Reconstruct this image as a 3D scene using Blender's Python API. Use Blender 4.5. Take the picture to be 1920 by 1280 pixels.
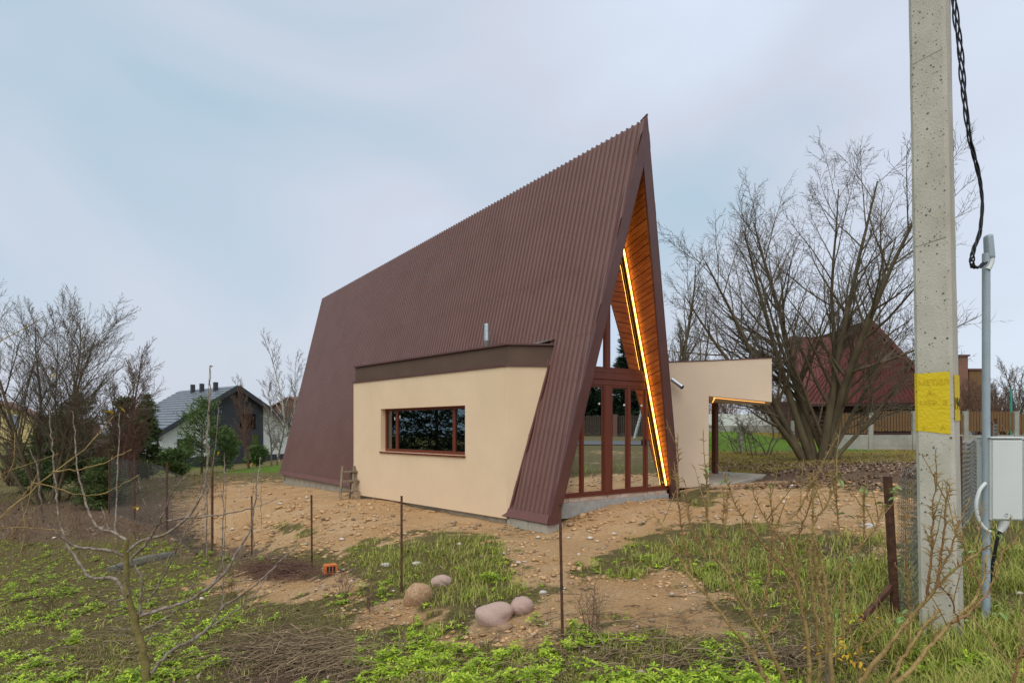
import bpy, math, random
import numpy as np
from mathutils import Vector
rad = math.radians

# ------------------------------------------------------------------ clear
for o in list(bpy.data.objects): bpy.data.objects.remove(o)
scn = bpy.context.scene
COL = scn.collection

# ------------------------------------------------------------------ camera
FPX, U0, V0, ZC = 1130.0, 960.0, 803.0, 1.85          # focal length / horizon in photo pixels, eye height
cd = bpy.data.cameras.new('camera'); cam = bpy.data.objects.new('camera', cd); COL.objects.link(cam)
cd.sensor_width = 36; cd.sensor_fit = 'HORIZONTAL'; cd.lens = 36*FPX/1920
cd.shift_x = (960-U0)/1920; cd.shift_y = (V0-640)/1920
cd.clip_start = .05; cd.clip_end = 2000
cam.location = (0, 0, ZC); cam.rotation_euler = (rad(90), 0, 0)
scn.camera = cam

# ------------------------------------------------------------------ sky and sun
SUN_EL, SUN_AZ = 54, 205      # compass style, 0 = +Y, clockwise
w = bpy.data.worlds.new('World'); scn.world = w; w.use_nodes = True
nt = w.node_tree; nt.nodes.clear()
def N(t, typ, **k):
    n = t.nodes.new(typ)
    for a, b in k.items(): setattr(n, a, b)
    return n
out = N(nt, 'ShaderNodeOutputWorld'); bg = N(nt, 'ShaderNodeBackground'); bg.inputs[1].default_value = .1
sky = N(nt, 'ShaderNodeTexSky', sky_type='NISHITA', sun_disc=False)
sky.sun_elevation = rad(SUN_EL); sky.sun_rotation = rad(SUN_AZ); sky.air_density = 1.2; sky.dust_density = 3
tc = N(nt, 'ShaderNodeTexCoord')
mp = N(nt, 'ShaderNodeMapping'); mp.inputs['Scale'].default_value = (1, 1, 1.6); mp.inputs['Location'].default_value = (.62, .2, .35)
nz = N(nt, 'ShaderNodeTexNoise'); nz.inputs['Scale'].default_value = 1.5; nz.inputs['Detail'].default_value = 4; nz.inputs['Roughness'].default_value = .42
nz.inputs['Distortion'].default_value = .5
cr = N(nt, 'ShaderNodeValToRGB')
cr.color_ramp.elements[0].position = .24; cr.color_ramp.elements[0].color = (.31, .48, .58, 1)
cr.color_ramp.elements[1].position = .72; cr.color_ramp.elements[1].color = (.64, .72, .84, 1)
e = cr.color_ramp.elements.new(.5); e.color = (.55, .59, .68, 1)
sx = N(nt, 'ShaderNodeSeparateXYZ'); md = N(nt, 'ShaderNodeMath', operation='MULTIPLY_ADD'); md.inputs[1].default_value = .30
vm = N(nt, 'ShaderNodeVectorMath', operation='SCALE'); vm.inputs['Scale'].default_value = 8.3
mx = N(nt, 'ShaderNodeMix', data_type='RGBA'); mx.inputs[0].default_value = .9
L = nt.links
L.new(tc.outputs['Generated'], mp.inputs[0]); L.new(mp.outputs[0], nz.inputs['Vector']); L.new(tc.outputs['Generated'], sx.inputs[0]); L.new(sx.outputs[0], md.inputs[0]); L.new(nz.outputs[0], md.inputs[2]); L.new(md.outputs[0], cr.inputs[0])
L.new(cr.outputs[0], vm.inputs[0]); L.new(sky.outputs[0], mx.inputs[6]); L.new(vm.outputs[0], mx.inputs[7])
L.new(mx.outputs[2], bg.inputs[0]); L.new(bg.outputs[0], out.inputs[0])

sl = bpy.data.lights.new('sun', 'SUN'); so = bpy.data.objects.new('sun', sl); COL.objects.link(so)
sl.energy = 1.5; sl.angle = rad(70); sl.color = (1, .965, .9)
sd = Vector((math.sin(rad(SUN_AZ))*math.cos(rad(SUN_EL)), math.cos(rad(SUN_AZ))*math.cos(rad(SUN_EL)), math.sin(rad(SUN_EL))))
so.rotation_euler = sd.to_track_quat('Z', 'Y').to_euler(); so.location = (-6, -8, 20)

vs = scn.view_settings
vs.view_transform = 'Standard'; vs.look = 'None'; vs.gamma = 1; vs.use_curve_mapping = False; vs.exposure = .55
scn.render.resolution_x, scn.render.resolution_y = 1024, 682

# ------------------------------------------------------------------ numeric helpers
rs = np.random.RandomState(7)
def hash2(ix, iy, seed):
    h = (ix.astype(np.int64)*374761393 + iy.astype(np.int64)*668265263 + seed*974711) & 0x7fffffff
    h = ((h ^ (h >> 13))*1274126177) & 0x7fffffff
    return ((h ^ (h >> 16)) & 0xffff)/65535.0
def vnoise(x, y, seed=0):
    x0 = np.floor(x); y0 = np.floor(y); fx = x-x0; fy = y-y0
    fx = fx*fx*(3-2*fx); fy = fy*fy*(3-2*fy)
    a = hash2(x0, y0, seed); b = hash2(x0+1, y0, seed); c = hash2(x0, y0+1, seed); d = hash2(x0+1, y0+1, seed)
    return (a*(1-fx)+b*fx)*(1-fy)+(c*(1-fx)+d*fx)*fy
def fbm(x, y, seed=0, octv=4):
    s = 0; a = .5; t = 0
    for i in range(octv):
        s = s+a*vnoise(x*2**i+17.3*i, y*2**i-9.1*i, seed+i); t += a; a *= .5
    return s/t
def ray(u, v): return np.array([(u-U0)/FPX, 1.0, -(v-V0)/FPX])
def at_d(u, v, d): r = ray(u, v)*d; return np.array([r[0], r[1], r[2]+ZC])
TH = .612
E1 = np.array([math.cos(TH), math.sin(TH)]); E2 = np.array([-math.sin(TH), math.cos(TH)]); HC = np.array([1.945, 11.79])
def loc(P): q = np.asarray(P[:2])-HC; return (float(q@E1), float(q@E2), float(P[2]))       # world -> house axes
def wld(a, s, z): p = HC+a*E1+s*E2; return np.array([p[0], p[1], z])

# ground control points ------------------------------------------------
ctl = [(.45, 5.32, -.02), (-1.34, 7.33, -.17), (-3.17, 9.55, -.41), (-5.09, 11.79, -.67), (-6.7, 13.7, -.8)]
for a, s, z in [(-1.75, -.2, -.06), (-1.95, 1.2, .0), (-2.4, 4, .0), (-2.8, 7, .0), (-1.9, 10, -.18), (-1.9, 14, -.34), (-1.95, 18.4, -.5),
                (-.09, -.15, .36), (-1.2, -.15, .16), (1.6, -.15, .40), (0, 6, .2), (0, 20, -.2), (3, 12, .55)]:
    ctl.append(tuple(wld(a, s, z)))
for u, v, d in [(390, 896, 25), (400, 1030, 12.3), (450, 960, 14.5), (600, 960, 13), (600, 1010, 11.3), (850, 1000, 9.2), (1275, 921, 14.55), (1328, 909, 14.3),
                (1420, 899, 17), (1350, 950, 11.1), (1200, 1000, 9.9), (1300, 1100, 6.47), (1500, 1000, 8.3), (1600, 950, 10.4), (1650, 905, 13.3),
                (1500, 880, 16.9), (1540, 862, 20), (1640, 842, 30), (1400, 838, 30), (1400, 809, 45), (1700, 830, 40),
                (100, 1100, 9.9), (0, 1000, 15.8), (200, 1000, 15.2), (250, 950, 20), (100, 920, 28), (470, 868, 50),
                (1500, 1280, 3.9), (960, 1280, 4.5), (600, 1280, 4.97), (270, 1290, 5.2), (0, 1280, 5.57)]:
    ctl.append(tuple(at_d(u, v, d)))
ctl += [(3.12, 4.38, .35), (3.13, 5.0, .25), (8.5, 11, .55), (5, 32, .95), (4.4, 4.4, .42), (0, -3, .1), (6, 1, .45), (-6, 0, -.5),
        (-150, 150, -1.6), (150, 150, 2.2), (-150, 0, -1.5), (150, 0, 1.5), (0, -120, .3), (0, 200, .8), (45, 5, 1.1), (25, 8, .8), (13, 7, .6), (-40, 20, -1.2), (-60, 60, -1.3), (50, 50, 1.7)]
CT = np.array(ctl)
def tpsK(r2): return .5*r2*np.log(r2+1e-9)
_s = 10.0
def _fit():
    X = CT[:, :2]/_s; n = len(X)
    K = tpsK(((X[:, None]-X[None])**2).sum(-1))+np.eye(n)*.004
    P = np.c_[np.ones(n), X]; A = np.zeros((n+3, n+3)); A[:n, :n] = K; A[:n, n:] = P; A[n:, :n] = P.T
    return np.linalg.solve(A, np.r_[CT[:, 2], 0, 0, 0])
TW = _fit()
def gz(x, y, bumps=True):
    x = np.asarray(x, float); y = np.asarray(y, float); sh = x.shape; xf = x.ravel(); yf = y.ravel()
    z = np.zeros(len(xf))
    for i in range(0, len(xf), 20000):
        X = np.c_[xf[i:i+20000], yf[i:i+20000]]/_s
        K = tpsK(((X[:, None]-CT[None, :, :2]/_s)**2).sum(-1))
        z[i:i+20000] = K@TW[:-3]+TW[-3]+X@TW[-2:]
    if bumps:
        near = np.exp(-((xf-0)**2+(yf-9)**2)/900)
        z += near*((fbm(xf*.8, yf*.8, 3)-.5)*.10+(fbm(xf*2.6, yf*2.6, 5)-.5)*.07+(fbm(xf*9, yf*9, 8, 2)-.5)*.03)
    return z.reshape(sh)
def g1(x, y): return float(gz(np.array([x]), np.array([y]))[0])
def ung(u, v, it=14):           # pixel -> point on the ground
    u = np.asarray(u, float); v = np.asarray(v, float); d = (ZC-.1)*FPX/(v-V0)
    for _ in range(it):
        z = gz((u-U0)/FPX*d, d); d = .5*d+.5*np.clip((ZC-z)*FPX/(v-V0), .5, 80)
    x = (u-U0)/FPX*d; return x, d, gz(x, d)
def gp(u, v):
    x, y, z = ung(np.array([u]), np.array([v])); return np.array([x[0], y[0], z[0]])
def proj(x, y, z):
    yy = np.maximum(y, .01); return U0+FPX*x/yy, V0-FPX*(z-ZC)/yy

# ------------------------------------------------------------------ mesh helpers
def mesh_from(name, V, F):
    m = bpy.data.meshes.new(name)
    V = np.asarray(V, np.float32)
    if isinstance(F, np.ndarray):
        k = F.shape[1]; nf = len(F)
        m.vertices.add(len(V)); m.vertices.foreach_set('co', V.ravel())
        m.loops.add(nf*k); m.loops.foreach_set('vertex_index', F.astype(np.int32).ravel())
        m.polygons.add(nf); m.polygons.foreach_set('loop_start', np.arange(0, nf*k, k, dtype=np.int32)); m.polygons.foreach_set('loop_total', np.full(nf, k, np.int32))
        m.update(calc_edges=True); m.validate()
    else:
        m.from_pydata([tuple(map(float, v)) for v in V], [], F); m.update()
    return m
def link(name, me, mat, parent=None, smooth=False, bevel=0, **props):
    o = bpy.data.objects.new(name, me); COL.objects.link(o)
    if mat is not None and not me.materials: me.materials.append(mat)
    if parent is not None: o.parent = parent
    if smooth: me.polygons.foreach_set('use_smooth', np.ones(len(me.polygons), bool))
    if bevel:
        b = o.modifiers.new('bevel', 'BEVEL'); b.width = bevel; b.segments = 2; b.limit_method = 'ANGLE'
    for k, v in props.items(): o[k] = v
    return o
def thing(name, label, cat, at=(0, 0, 0), rz=0, group=None):
    o = bpy.data.objects.new(name, None); COL.objects.link(o); o.location = tuple(map(float, at)); o.rotation_euler = (0, 0, rz)
    o.empty_display_size = .2
    o['label'] = label; o['category'] = cat
    if group: o['group'] = group
    return o
class MB:
    def __init__(s): s.V = []; s.F = []
    def raw(s, V, F):
        b = len(s.V); s.V += [tuple(v) for v in V]; s.F += [tuple(i+b for i in f) for f in F]; return s
    def box(s, x0, x1, y0, y1, z0, z1):
        return s.raw([(x0, y0, z0), (x1, y0, z0), (x1, y1, z0), (x0, y1, z0), (x0, y0, z1), (x1, y0, z1), (x1, y1, z1), (x0, y1, z1)],
                     [(0, 3, 2, 1), (4, 5, 6, 7), (0, 1, 5, 4), (1, 2, 6, 5), (2, 3, 7, 6), (3, 0, 4, 7)])
    def hexa(s, P):           # 8 points: bottom 4 ccw, top 4
        return s.raw(P, [(0, 3, 2, 1), (4, 5, 6, 7), (0, 1, 5, 4), (1, 2, 6, 5), (2, 3, 7, 6), (3, 0, 4, 7)])
    def prism(s, poly, z0, z1):   # poly (x,y) ccw
        n = len(poly)
        return s.raw([(p[0], p[1], z0) for p in poly]+[(p[0], p[1], z1) for p in poly],
                     [tuple(range(n-1, -1, -1)), tuple(range(n, 2*n))]+[(i, (i+1) % n, n+(i+1) % n, n+i) for i in range(n)])
    def slab(s, poly3, off):      # planar polygon + offset vector
        n = len(poly3); o = np.array(off)
        return s.raw([tuple(p) for p in poly3]+[tuple(np.array(p)+o) for p in poly3],
                     [tuple(range(n-1, -1, -1)), tuple(range(n, 2*n))]+[(i, (i+1) % n, n+(i+1) % n, n+i) for i in range(n)])
    def beam(s, a, b, wx, wy, up=(0, 0, 1)):
        a = np.array(a, float); b = np.array(b, float); t = b-a; t /= np.linalg.norm(t); u = np.array(up, float)
        if abs(t@u) > .95: u = np.array((0, 1., 0))
        x = np.cross(t, u); x /= np.linalg.norm(x); y = np.cross(x, t); x = x*wx/2; y = y*wy/2
        return s.hexa([a-x-y, a+x-y, a+x+y, a-x+y, b-x-y, b+x-y, b+x+y, b-x+y])
    def tube(s, P, R, k=8):
        V, F = tubes([np.array(P, float)], [np.full(len(P), R) if np.isscalar(R) else np.array(R)], k, cap=True); return s.raw(V.tolist(), [tuple(f) for f in F])
    def go(s, name, mat, parent=None, bevel=0, smooth=False, **p):
        me = mesh_from(name, s.V, s.F); return link(name, me, mat, parent, smooth, bevel, **p)
def tubes(polys, radii, k=5, cap=False):
    """many tapered tubes at once; polys grouped by length"""
    by = {}
    for p, r in zip(polys, radii): by.setdefault(len(p), []).append((p, r))
    VV = []; FF = []; base = 0
    for n, lst in by.items():
        P = np.array([a for a, _ in lst], float); R = np.array([b for _, b in lst], float); m = len(lst)
        T = np.gradient(P, axis=1); T /= np.linalg.norm(T, axis=2, keepdims=True)+1e-9
        ref = np.zeros_like(T); ref[..., 0] = .37; ref[..., 1] = .81; ref[..., 2] = .11
        X = np.cross(T, ref); X /= np.linalg.norm(X, axis=2, keepdims=True)+1e-9; Y = np.cross(T, X)
        ang = np.arange(k)*2*np.pi/k
        V = P[:, :, None]+R[:, :, None, None]*(X[:, :, None]*np.cos(ang)[:, None]+Y[:, :, None]*np.sin(ang)[:, None])
        idx = base+np.arange(m*n*k).reshape(m, n, k)
        a = idx[:, :-1]; b = idx[:, 1:]
        F = np.stack([a, np.roll(a, -1, 2), np.roll(b, -1, 2), b], -1).reshape(-1, 4)
        VV.append(V.reshape(-1, 3)); FF.append(F); base += m*n*k
    return np.concatenate(VV), np.concatenate(FF)

# ------------------------------------------------------------------ materials
def mat(name, c0, c1=None, scale=6, rough=.7, bump=.0, bscale=40, metal=0, stretch=(1, 1, 1), island=False, detail=5, spec=.4, lo=.35, hi=.65, c2=None, sheen=0):
    m = bpy.data.materials.new(name); m.use_nodes = True; t = m.node_tree; b = t.nodes['Principled BSDF']
    b.inputs['Roughness'].default_value = rough; b.inputs['Metallic'].default_value = metal; b.inputs['Specular IOR Level'].default_value = spec
    b.inputs['Base Color'].default_value = (*c0, 1)
    tcn = N(t, 'ShaderNodeTexCoord'); mpn = N(t, 'ShaderNodeMapping'); mpn.inputs['Scale'].default_value = stretch
    t.links.new(tcn.outputs['Object'], mpn.inputs[0])
    if c1 is not None:
        r = N(t, 'ShaderNodeValToRGB'); r.color_ramp.elements[0].position = lo; r.color_ramp.elements[0].color = (*c0, 1)
        r.color_ramp.elements[1].position = hi; r.color_ramp.elements[1].color = (*c1, 1)
        if c2 is not None: q = r.color_ramp.elements.new((lo+hi)/2); q.color = (*c2, 1)
        if island:
            g = N(t, 'ShaderNodeNewGeometry'); t.links.new(g.outputs['Random Per Island'], r.inputs[0])
        else:
            n = N(t, 'ShaderNodeTexNoise'); n.inputs['Scale'].default_value = scale; n.inputs['Detail'].default_value = detail; n.inputs['Roughness'].default_value = .65
            t.links.new(mpn.outputs[0], n.inputs['Vector']); t.links.new(n.outputs[0], r.inputs[0])
        t.links.new(r.outputs[0], b.inputs['Base Color'])
    if bump:
        n2 = N(t, 'ShaderNodeTexNoise'); n2.inputs['Scale'].default_value = bscale; n2.inputs['Detail'].default_value = 4
        t.links.new(mpn.outputs[0], n2.inputs['Vector'])
        bp = N(t, 'ShaderNodeBump'); bp.inputs['Strength'].default_value = bump; bp.inputs['Distance'].default_value = .02
        t.links.new(n2.outputs[0], bp.inputs['Height']); t.links.new(bp.outputs[0], b.inputs['Normal'])
    return m
def emis(name, c, s):
    m = bpy.data.materials.new(name); m.use_nodes = True; b = m.node_tree.nodes['Principled BSDF']
    b.inputs['Base Color'].default_value = (*c, 1); b.inputs['Emission Color'].default_value = (*c, 1); b.inputs['Emission Strength'].default_value = s
    return m
def glass(name, tint=(.35, .37, .36), refl=.30):
    m = bpy.data.materials.new(name); m.use_nodes = True; t = m.node_tree; t.nodes.clear()
    o = N(t, 'ShaderNodeOutputMaterial'); g = N(t, 'ShaderNodeBsdfGlossy'); g.inputs['Roughness'].default_value = .0; g.inputs['Color'].default_value = (.82, .85, .88, 1)
    tr = N(t, 'ShaderNodeBsdfTransparent'); tr.inputs[0].default_value = (*tint, 1); mi = N(t, 'ShaderNodeMixShader')
    fr = N(t, 'ShaderNodeFresnel'); fr.inputs[0].default_value = 1.5
    ma = N(t, 'ShaderNodeMath', operation='ADD'); ma.inputs[1].default_value = refl; ma.use_clamp = True
    t.links.new(fr.outputs[0], ma.inputs[0]); t.links.new(ma.outputs[0], mi.inputs[0]); t.links.new(tr.outputs[0], mi.inputs[1]); t.links.new(g.outputs[0], mi.inputs[2]); t.links.new(mi.outputs[0], o.inputs[0])
    return m
M = {}
M['roof'] = mat('brown painted steel sheet', (.168, .086, .071), (.195, .104, .087), 1.2, .38, spec=.5, lo=.3, hi=.7)
M['trim'] = mat('brown steel trim', (.105, .040, .034), (.125, .05, .042), 2, .38, spec=.5)
M['flash'] = mat('brown eave flashing', (.19, .085, .075), (.165, .072, .064), 2, .38, spec=.5)
M['cream'] = mat('cream render', (.73, .545, .36), (.79, .595, .40), .8, .92, .25, 260, spec=.15)
M['cream2'] = mat('pale cream render', (.68, .54, .40), (.74, .59, .44), .9, .92, .25, 260, spec=.15)
M['fascia'] = mat('brown fascia board', (.105, .062, .040), (.125, .075, .05), 1.5, .6, spec=.3)
M['frame'] = mat('mahogany window frame', (.125, .028, .014), (.155, .038, .019), 12, .4, stretch=(1, 1, .12))
M['wood'] = mat('orange stained soffit board', (.27, .055, .010), (.46, .13, .028), 5, .5, stretch=(1, .25, 1), bump=.1, bscale=30, c2=(.36, .085, .016))
M['woodgap'] = mat('dark gap', (.03, .014, .008))
M['beam'] = mat('dark brown beam', (.10, .035, .015), (.14, .05, .02), 9, .5)
M['led'] = emis('led strip', (1, .60, .09), 6)
M['led2'] = emis('canopy led strip', (1, .48, .12), 1.3)
M['glass'] = glass('coated window glass')
M['glassd'] = glass('dark window glass', (.25, .26, .25), .22)
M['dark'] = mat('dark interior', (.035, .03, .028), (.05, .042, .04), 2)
M['conc'] = mat('raw concrete', (.33, .29, .23), (.45, .41, .34), 4, .92, .5, 30)
M['block'] = mat('grey block', (.30, .29, .26), (.40, .385, .35), 6, .92, .6, 40)
M['sillb'] = mat('whitewashed sill plank', (.62, .50, .42), (.42, .27, .18), 7, .8, stretch=(.4, 1, 1), bump=.2)
M['white'] = mat('white', (.8, .8, .78))
M['galv'] = mat('galvanised steel', (.48, .50, .52), (.62, .64, .66), 8, .38, metal=.8)
M['membrane'] = mat('grey membrane', (.14, .13, .12), (.19, .18, .165), 6, .9)
M['polec'] = mat('pole concrete', (.42, .38, .30), (.54, .50, .42), 3.5, .93, .25, 120, stretch=(1, 1, .6))
M['yellow'] = mat('yellow paint', (.66, .46, .008), (.72, .52, .012), 9, .7, .3, 60)
M['faint'] = mat('worn stencil', (.60, .415, .010))
M['black'] = mat('black', (.012, .012, .012))
M['cable'] = mat('black cable', (.010, .010, .012), rough=.45)
M['pipe'] = mat('grey painted pipe', (.30, .36, .39), (.36, .42, .45), 5, .45, spec=.5)
M['boxm'] = mat('light grey cabinet', (.60, .62, .59), (.66, .68, .65), 2, .5)
M['rust'] = mat('rusted steel', (.052, .022, .014), (.13, .055, .028), 14, .85, .4, 70)
M['wire'] = mat('zinc wire', (.24, .24, .22), (.34, .34, .32), 8, .55, metal=.3)
M['wirefar'] = mat('dull zinc wire', (.20, .20, .19), rough=.6, metal=.5)
M['bark'] = mat('grey brown bark', (.082, .064, .036), (.15, .115, .062), 3, .95, .7, 18, stretch=(1, 1, .4))
M['twig'] = mat('brown twig', (.12, .098, .068), (.18, .145, .10), 2, .9)
M['twigr'] = mat('reddish twig', (.12, .062, .045), (.17, .095, .06), 2, .9)
M['birch'] = mat('birch bark', (.55, .53, .49), (.10, .09, .08), 5, .8, stretch=(1, 1, 2.5), lo=.5, hi=.62)
M['sap'] = mat('apple bark', (.19, .15, .075), (.34, .27, .20), 6, .85, .3, 60)
M['saptrunk'] = mat('mossy apple trunk', (.16, .13, .03), (.24, .18, .07), 14, .9, .5, 40)
M['whip'] = mat('grey brown whip', (.15, .098, .066), (.40, .34, .28), 22, .7, lo=.42, hi=.72)
M['shrub'] = mat('ochre shrub stem', (.24, .15, .05), (.42, .29, .11), 14, .85, .5, 90)
M['shrubr'] = mat('russet shoot', (.22, .10, .04), (.33, .18, .075), 12, .8)
M['leafg'] = mat('green leaf', (.12, .21, .04), (.28, .38, .12), 30, .5)
M['leafy'] = mat('yellow leaf', (.55, .32, .02), (.62, .42, .05), 8, .6)
M['spruce'] = mat('spruce needles', (.035, .065, .014), (.11, .145, .035), 1, .7, island=True, lo=0, hi=1)
M['pine'] = mat('pine needles', (.05, .10, .022), (.15, .21, .06), 1, .7, island=True, lo=0, hi=1)
M['thuja'] = mat('dark thuja foliage', (.012, .03, .010), (.035, .06, .02), 1, .8, island=True, lo=0, hi=1)
M['grass'] = mat('long grass', (.15, .20, .015), (.48, .39, .12), 1, .6, island=True, lo=0, hi=1, c2=(.28, .32, .035))
M['weed'] = mat('bright low weeds', (.15, .26, .010), (.50, .58, .045), 1, .6, island=True, lo=0, hi=1, c2=(.30, .44, .018))
M['moss'] = mat('moss', (.16, .19, .018), (.38, .36, .07), 1, .8, island=True, lo=0, hi=1)
M['dry'] = mat('dry stalks', (.12, .075, .045), (.34, .25, .14), 1, .85, island=True, lo=0, hi=1)
M['litter'] = mat('fallen leaves', (.11, .06, .035), (.36, .25, .17), 1, .8, island=True, lo=0, hi=1, c2=(.20, .12, .07))
M['pebble'] = mat('pebbles', (.24, .15, .085), (.62, .54, .45), 1, .85, island=True, lo=0, hi=1, c2=(.40, .28, .18))
M['boulder'] = mat('pink granite', (.46, .29, .235), (.60, .44, .36), 26, .85, .6, 70)
M['boulder2'] = mat('orange granite', (.40, .20, .085), (.60, .42, .27), 7, .85, .9, 25)
M['stonew'] = mat('pale stone', (.46, .42, .37), (.60, .56, .50), 9, .9, .4, 30)
M['brick'] = mat('orange clay', (.52, .13, .03), (.60, .18, .05), 8, .8, .3, 50)
M['plank'] = mat('weathered timber', (.16, .12, .08), (.26, .20, .14), 12, .85, .3, 40, stretch=(1, 1, .2))
M['tile'] = mat('charcoal roof tile', (.12, .13, .15), (.18, .19, .21), 3, .42)
M['char'] = mat('charcoal cladding', (.035, .037, .043), (.045, .047, .053), 3, .7)
M['wwall'] = mat('white render', (.62, .64, .60), (.70, .71, .66), 1, .9)
M['maroon'] = mat('maroon steel roof', (.11, .023, .019), (.145, .034, .027), .8, .6, stretch=(1, 1, .3))
M['log'] = mat('dark log', (.030, .014, .012), (.055, .026, .02), 5, .8, stretch=(.1, .1, 1))
M['picket'] = mat('stained picket', (.13, .068, .026), (.21, .12, .05), 4, .8, stretch=(1, 1, .2))
M['picketd'] = mat('dark boundary board', (.07, .045, .03), (.12, .08, .05), 4, .85, stretch=(1, 1, .2))
M['panel'] = mat('concrete fence panel', (.27, .26, .22), (.38, .37, .32), 1.5, .93, .4, 10)
M['ywall'] = mat('yellow render', (.55, .43, .18), (.6, .48, .22), 2, .9)
M['brickb'] = mat('brown brick', (.18, .085, .06), (.24, .12, .085), 3, .9)
M['asphalt'] = mat('grey road', (.09, .09, .09), (.13, .13, .125), 3, .9, .3, 60)
M['turq'] = mat('turquoise paint', (.03, .30, .26))

# ================================================================== GROUND
def ell(u, v, lst):
    r = np.zeros_like(u)
    for cu, cv, ru, rv in lst:
        q = ((u-cu)/ru)**2+((v-cv)/rv)**2; r = np.maximum(r, np.clip(1.45-q, 0, 1.2)/1.2)
    return r
SAND = [(560, 955, 230, 72), (800, 985, 200, 34), (700, 1010, 120, 35), (1010, 1035, 120, 40), (1330, 950, 330, 48), (1120, 990, 120, 40), (1180, 1110, 120, 50), (540, 1097, 170, 20), (730, 1152, 110, 17),
        (930, 1185, 150, 28), (1060, 1140, 60, 26), (1270, 1120, 110, 55), (1330, 1165, 90, 22), (1640, 985, 70, 70), (450, 990, 80, 45), (1000, 1085, 80, 30), (1550, 950, 160, 40)]
GRSS = [(830, 1055, 125, 62), (720, 1035, 60, 28), (900, 1110, 70, 35), (1330, 1015, 150, 26), (1140, 1073, 80, 18), (1440, 1080, 130, 50), (1240, 1035, 60, 18), (1300, 935, 70, 18), (560, 990, 60, 10),
        (1560, 1040, 90, 30), (800, 1170, 60, 16)]
LITT = [(1500, 892, 260, 20), (1640, 890, 120, 25), (560, 1085, 130, 26), (120, 975, 260, 40), (360, 985, 110, 36), (1600, 1010, 60, 40), (1240, 950, 60, 14), (560, 1235, 150, 45), (440, 1040, 120, 16), (300, 960, 120, 30)]
def masks(x, y, z):
    u, v = proj(x, y, z); inf = (y > 1)
    wob = (fbm(x*1.3, y*1.3, 21)-.5)
    k_ = np.clip(6/np.maximum(y, 2), .2, 1.6); uu = u+(wob*170+(fbm(x*5, y*5, 33)-.5)*130)*k_; vv = v+((fbm(x*1.3+40, y*1.3, 25)-.5)*60+(fbm(x*5, y*5+9, 37)-.5)*60)*k_
    s = ell(uu, vv, SAND); g = ell(uu, vv, GRSS); l = ell(uu, vv, LITT)
    # out of sight: sandy verge to the right, rough grass elsewhere
    offs = ~((u > -150) & (u < 2070) & (v < 1500) & inf)
    s = np.where(offs, np.where((x > 5) & (x < 20), .75+wob, .15+wob*.5), s)
    l = np.where(offs, .3, l); g = np.where(offs, .5, g)
    far = np.clip((y-23)/6, 0, 1)
    lawn = np.where(x > 3, np.clip((y-25)/3, 0, 1)*(x < 17), np.clip((y-26)/5, 0, 1)*np.where(x < -14, .42+.5*(fbm(x*.2, y*.2, 44)-.5), 1))
    ochre = np.where(x > 3, np.clip((y-16.5)/2.5, 0, 1)*(1-lawn), 0)
    s = np.clip(s*(1-far)-g*1.25*(s > 0), 0, 1)
    return np.clip(s, 0, 1), np.clip(l*(1-far), 0, 1), lawn, ochre, g
n = 430
tt = np.linspace(-4.75, 4.75, n); gx = 6*np.sinh(tt)*(1)+0; gy = 6*np.sinh(tt)+9
X, Y = np.meshgrid(gx, gy, indexing='ij'); Z = gz(X, Y)
Vg = np.c_[X.ravel(), Y.ravel(), Z.ravel()]
ii = np.arange(n*n).reshape(n, n)
Fg = np.stack([ii[:-1, :-1], ii[1:, :-1], ii[1:, 1:], ii[:-1, 1:]], -1).reshape(-1, 4)
gm = mesh_from('ground', Vg, Fg)
s_, l_, lawn_, och_, g_ = masks(Vg[:, 0], Vg[:, 1], Vg[:, 2])
for nm, a in (('sand', s_), ('litter', l_), ('lawn', lawn_), ('ochre', och_)):
    at = gm.attributes.new(nm, 'FLOAT', 'POINT'); at.data.foreach_set('value', a.astype(np.float32))
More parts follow.
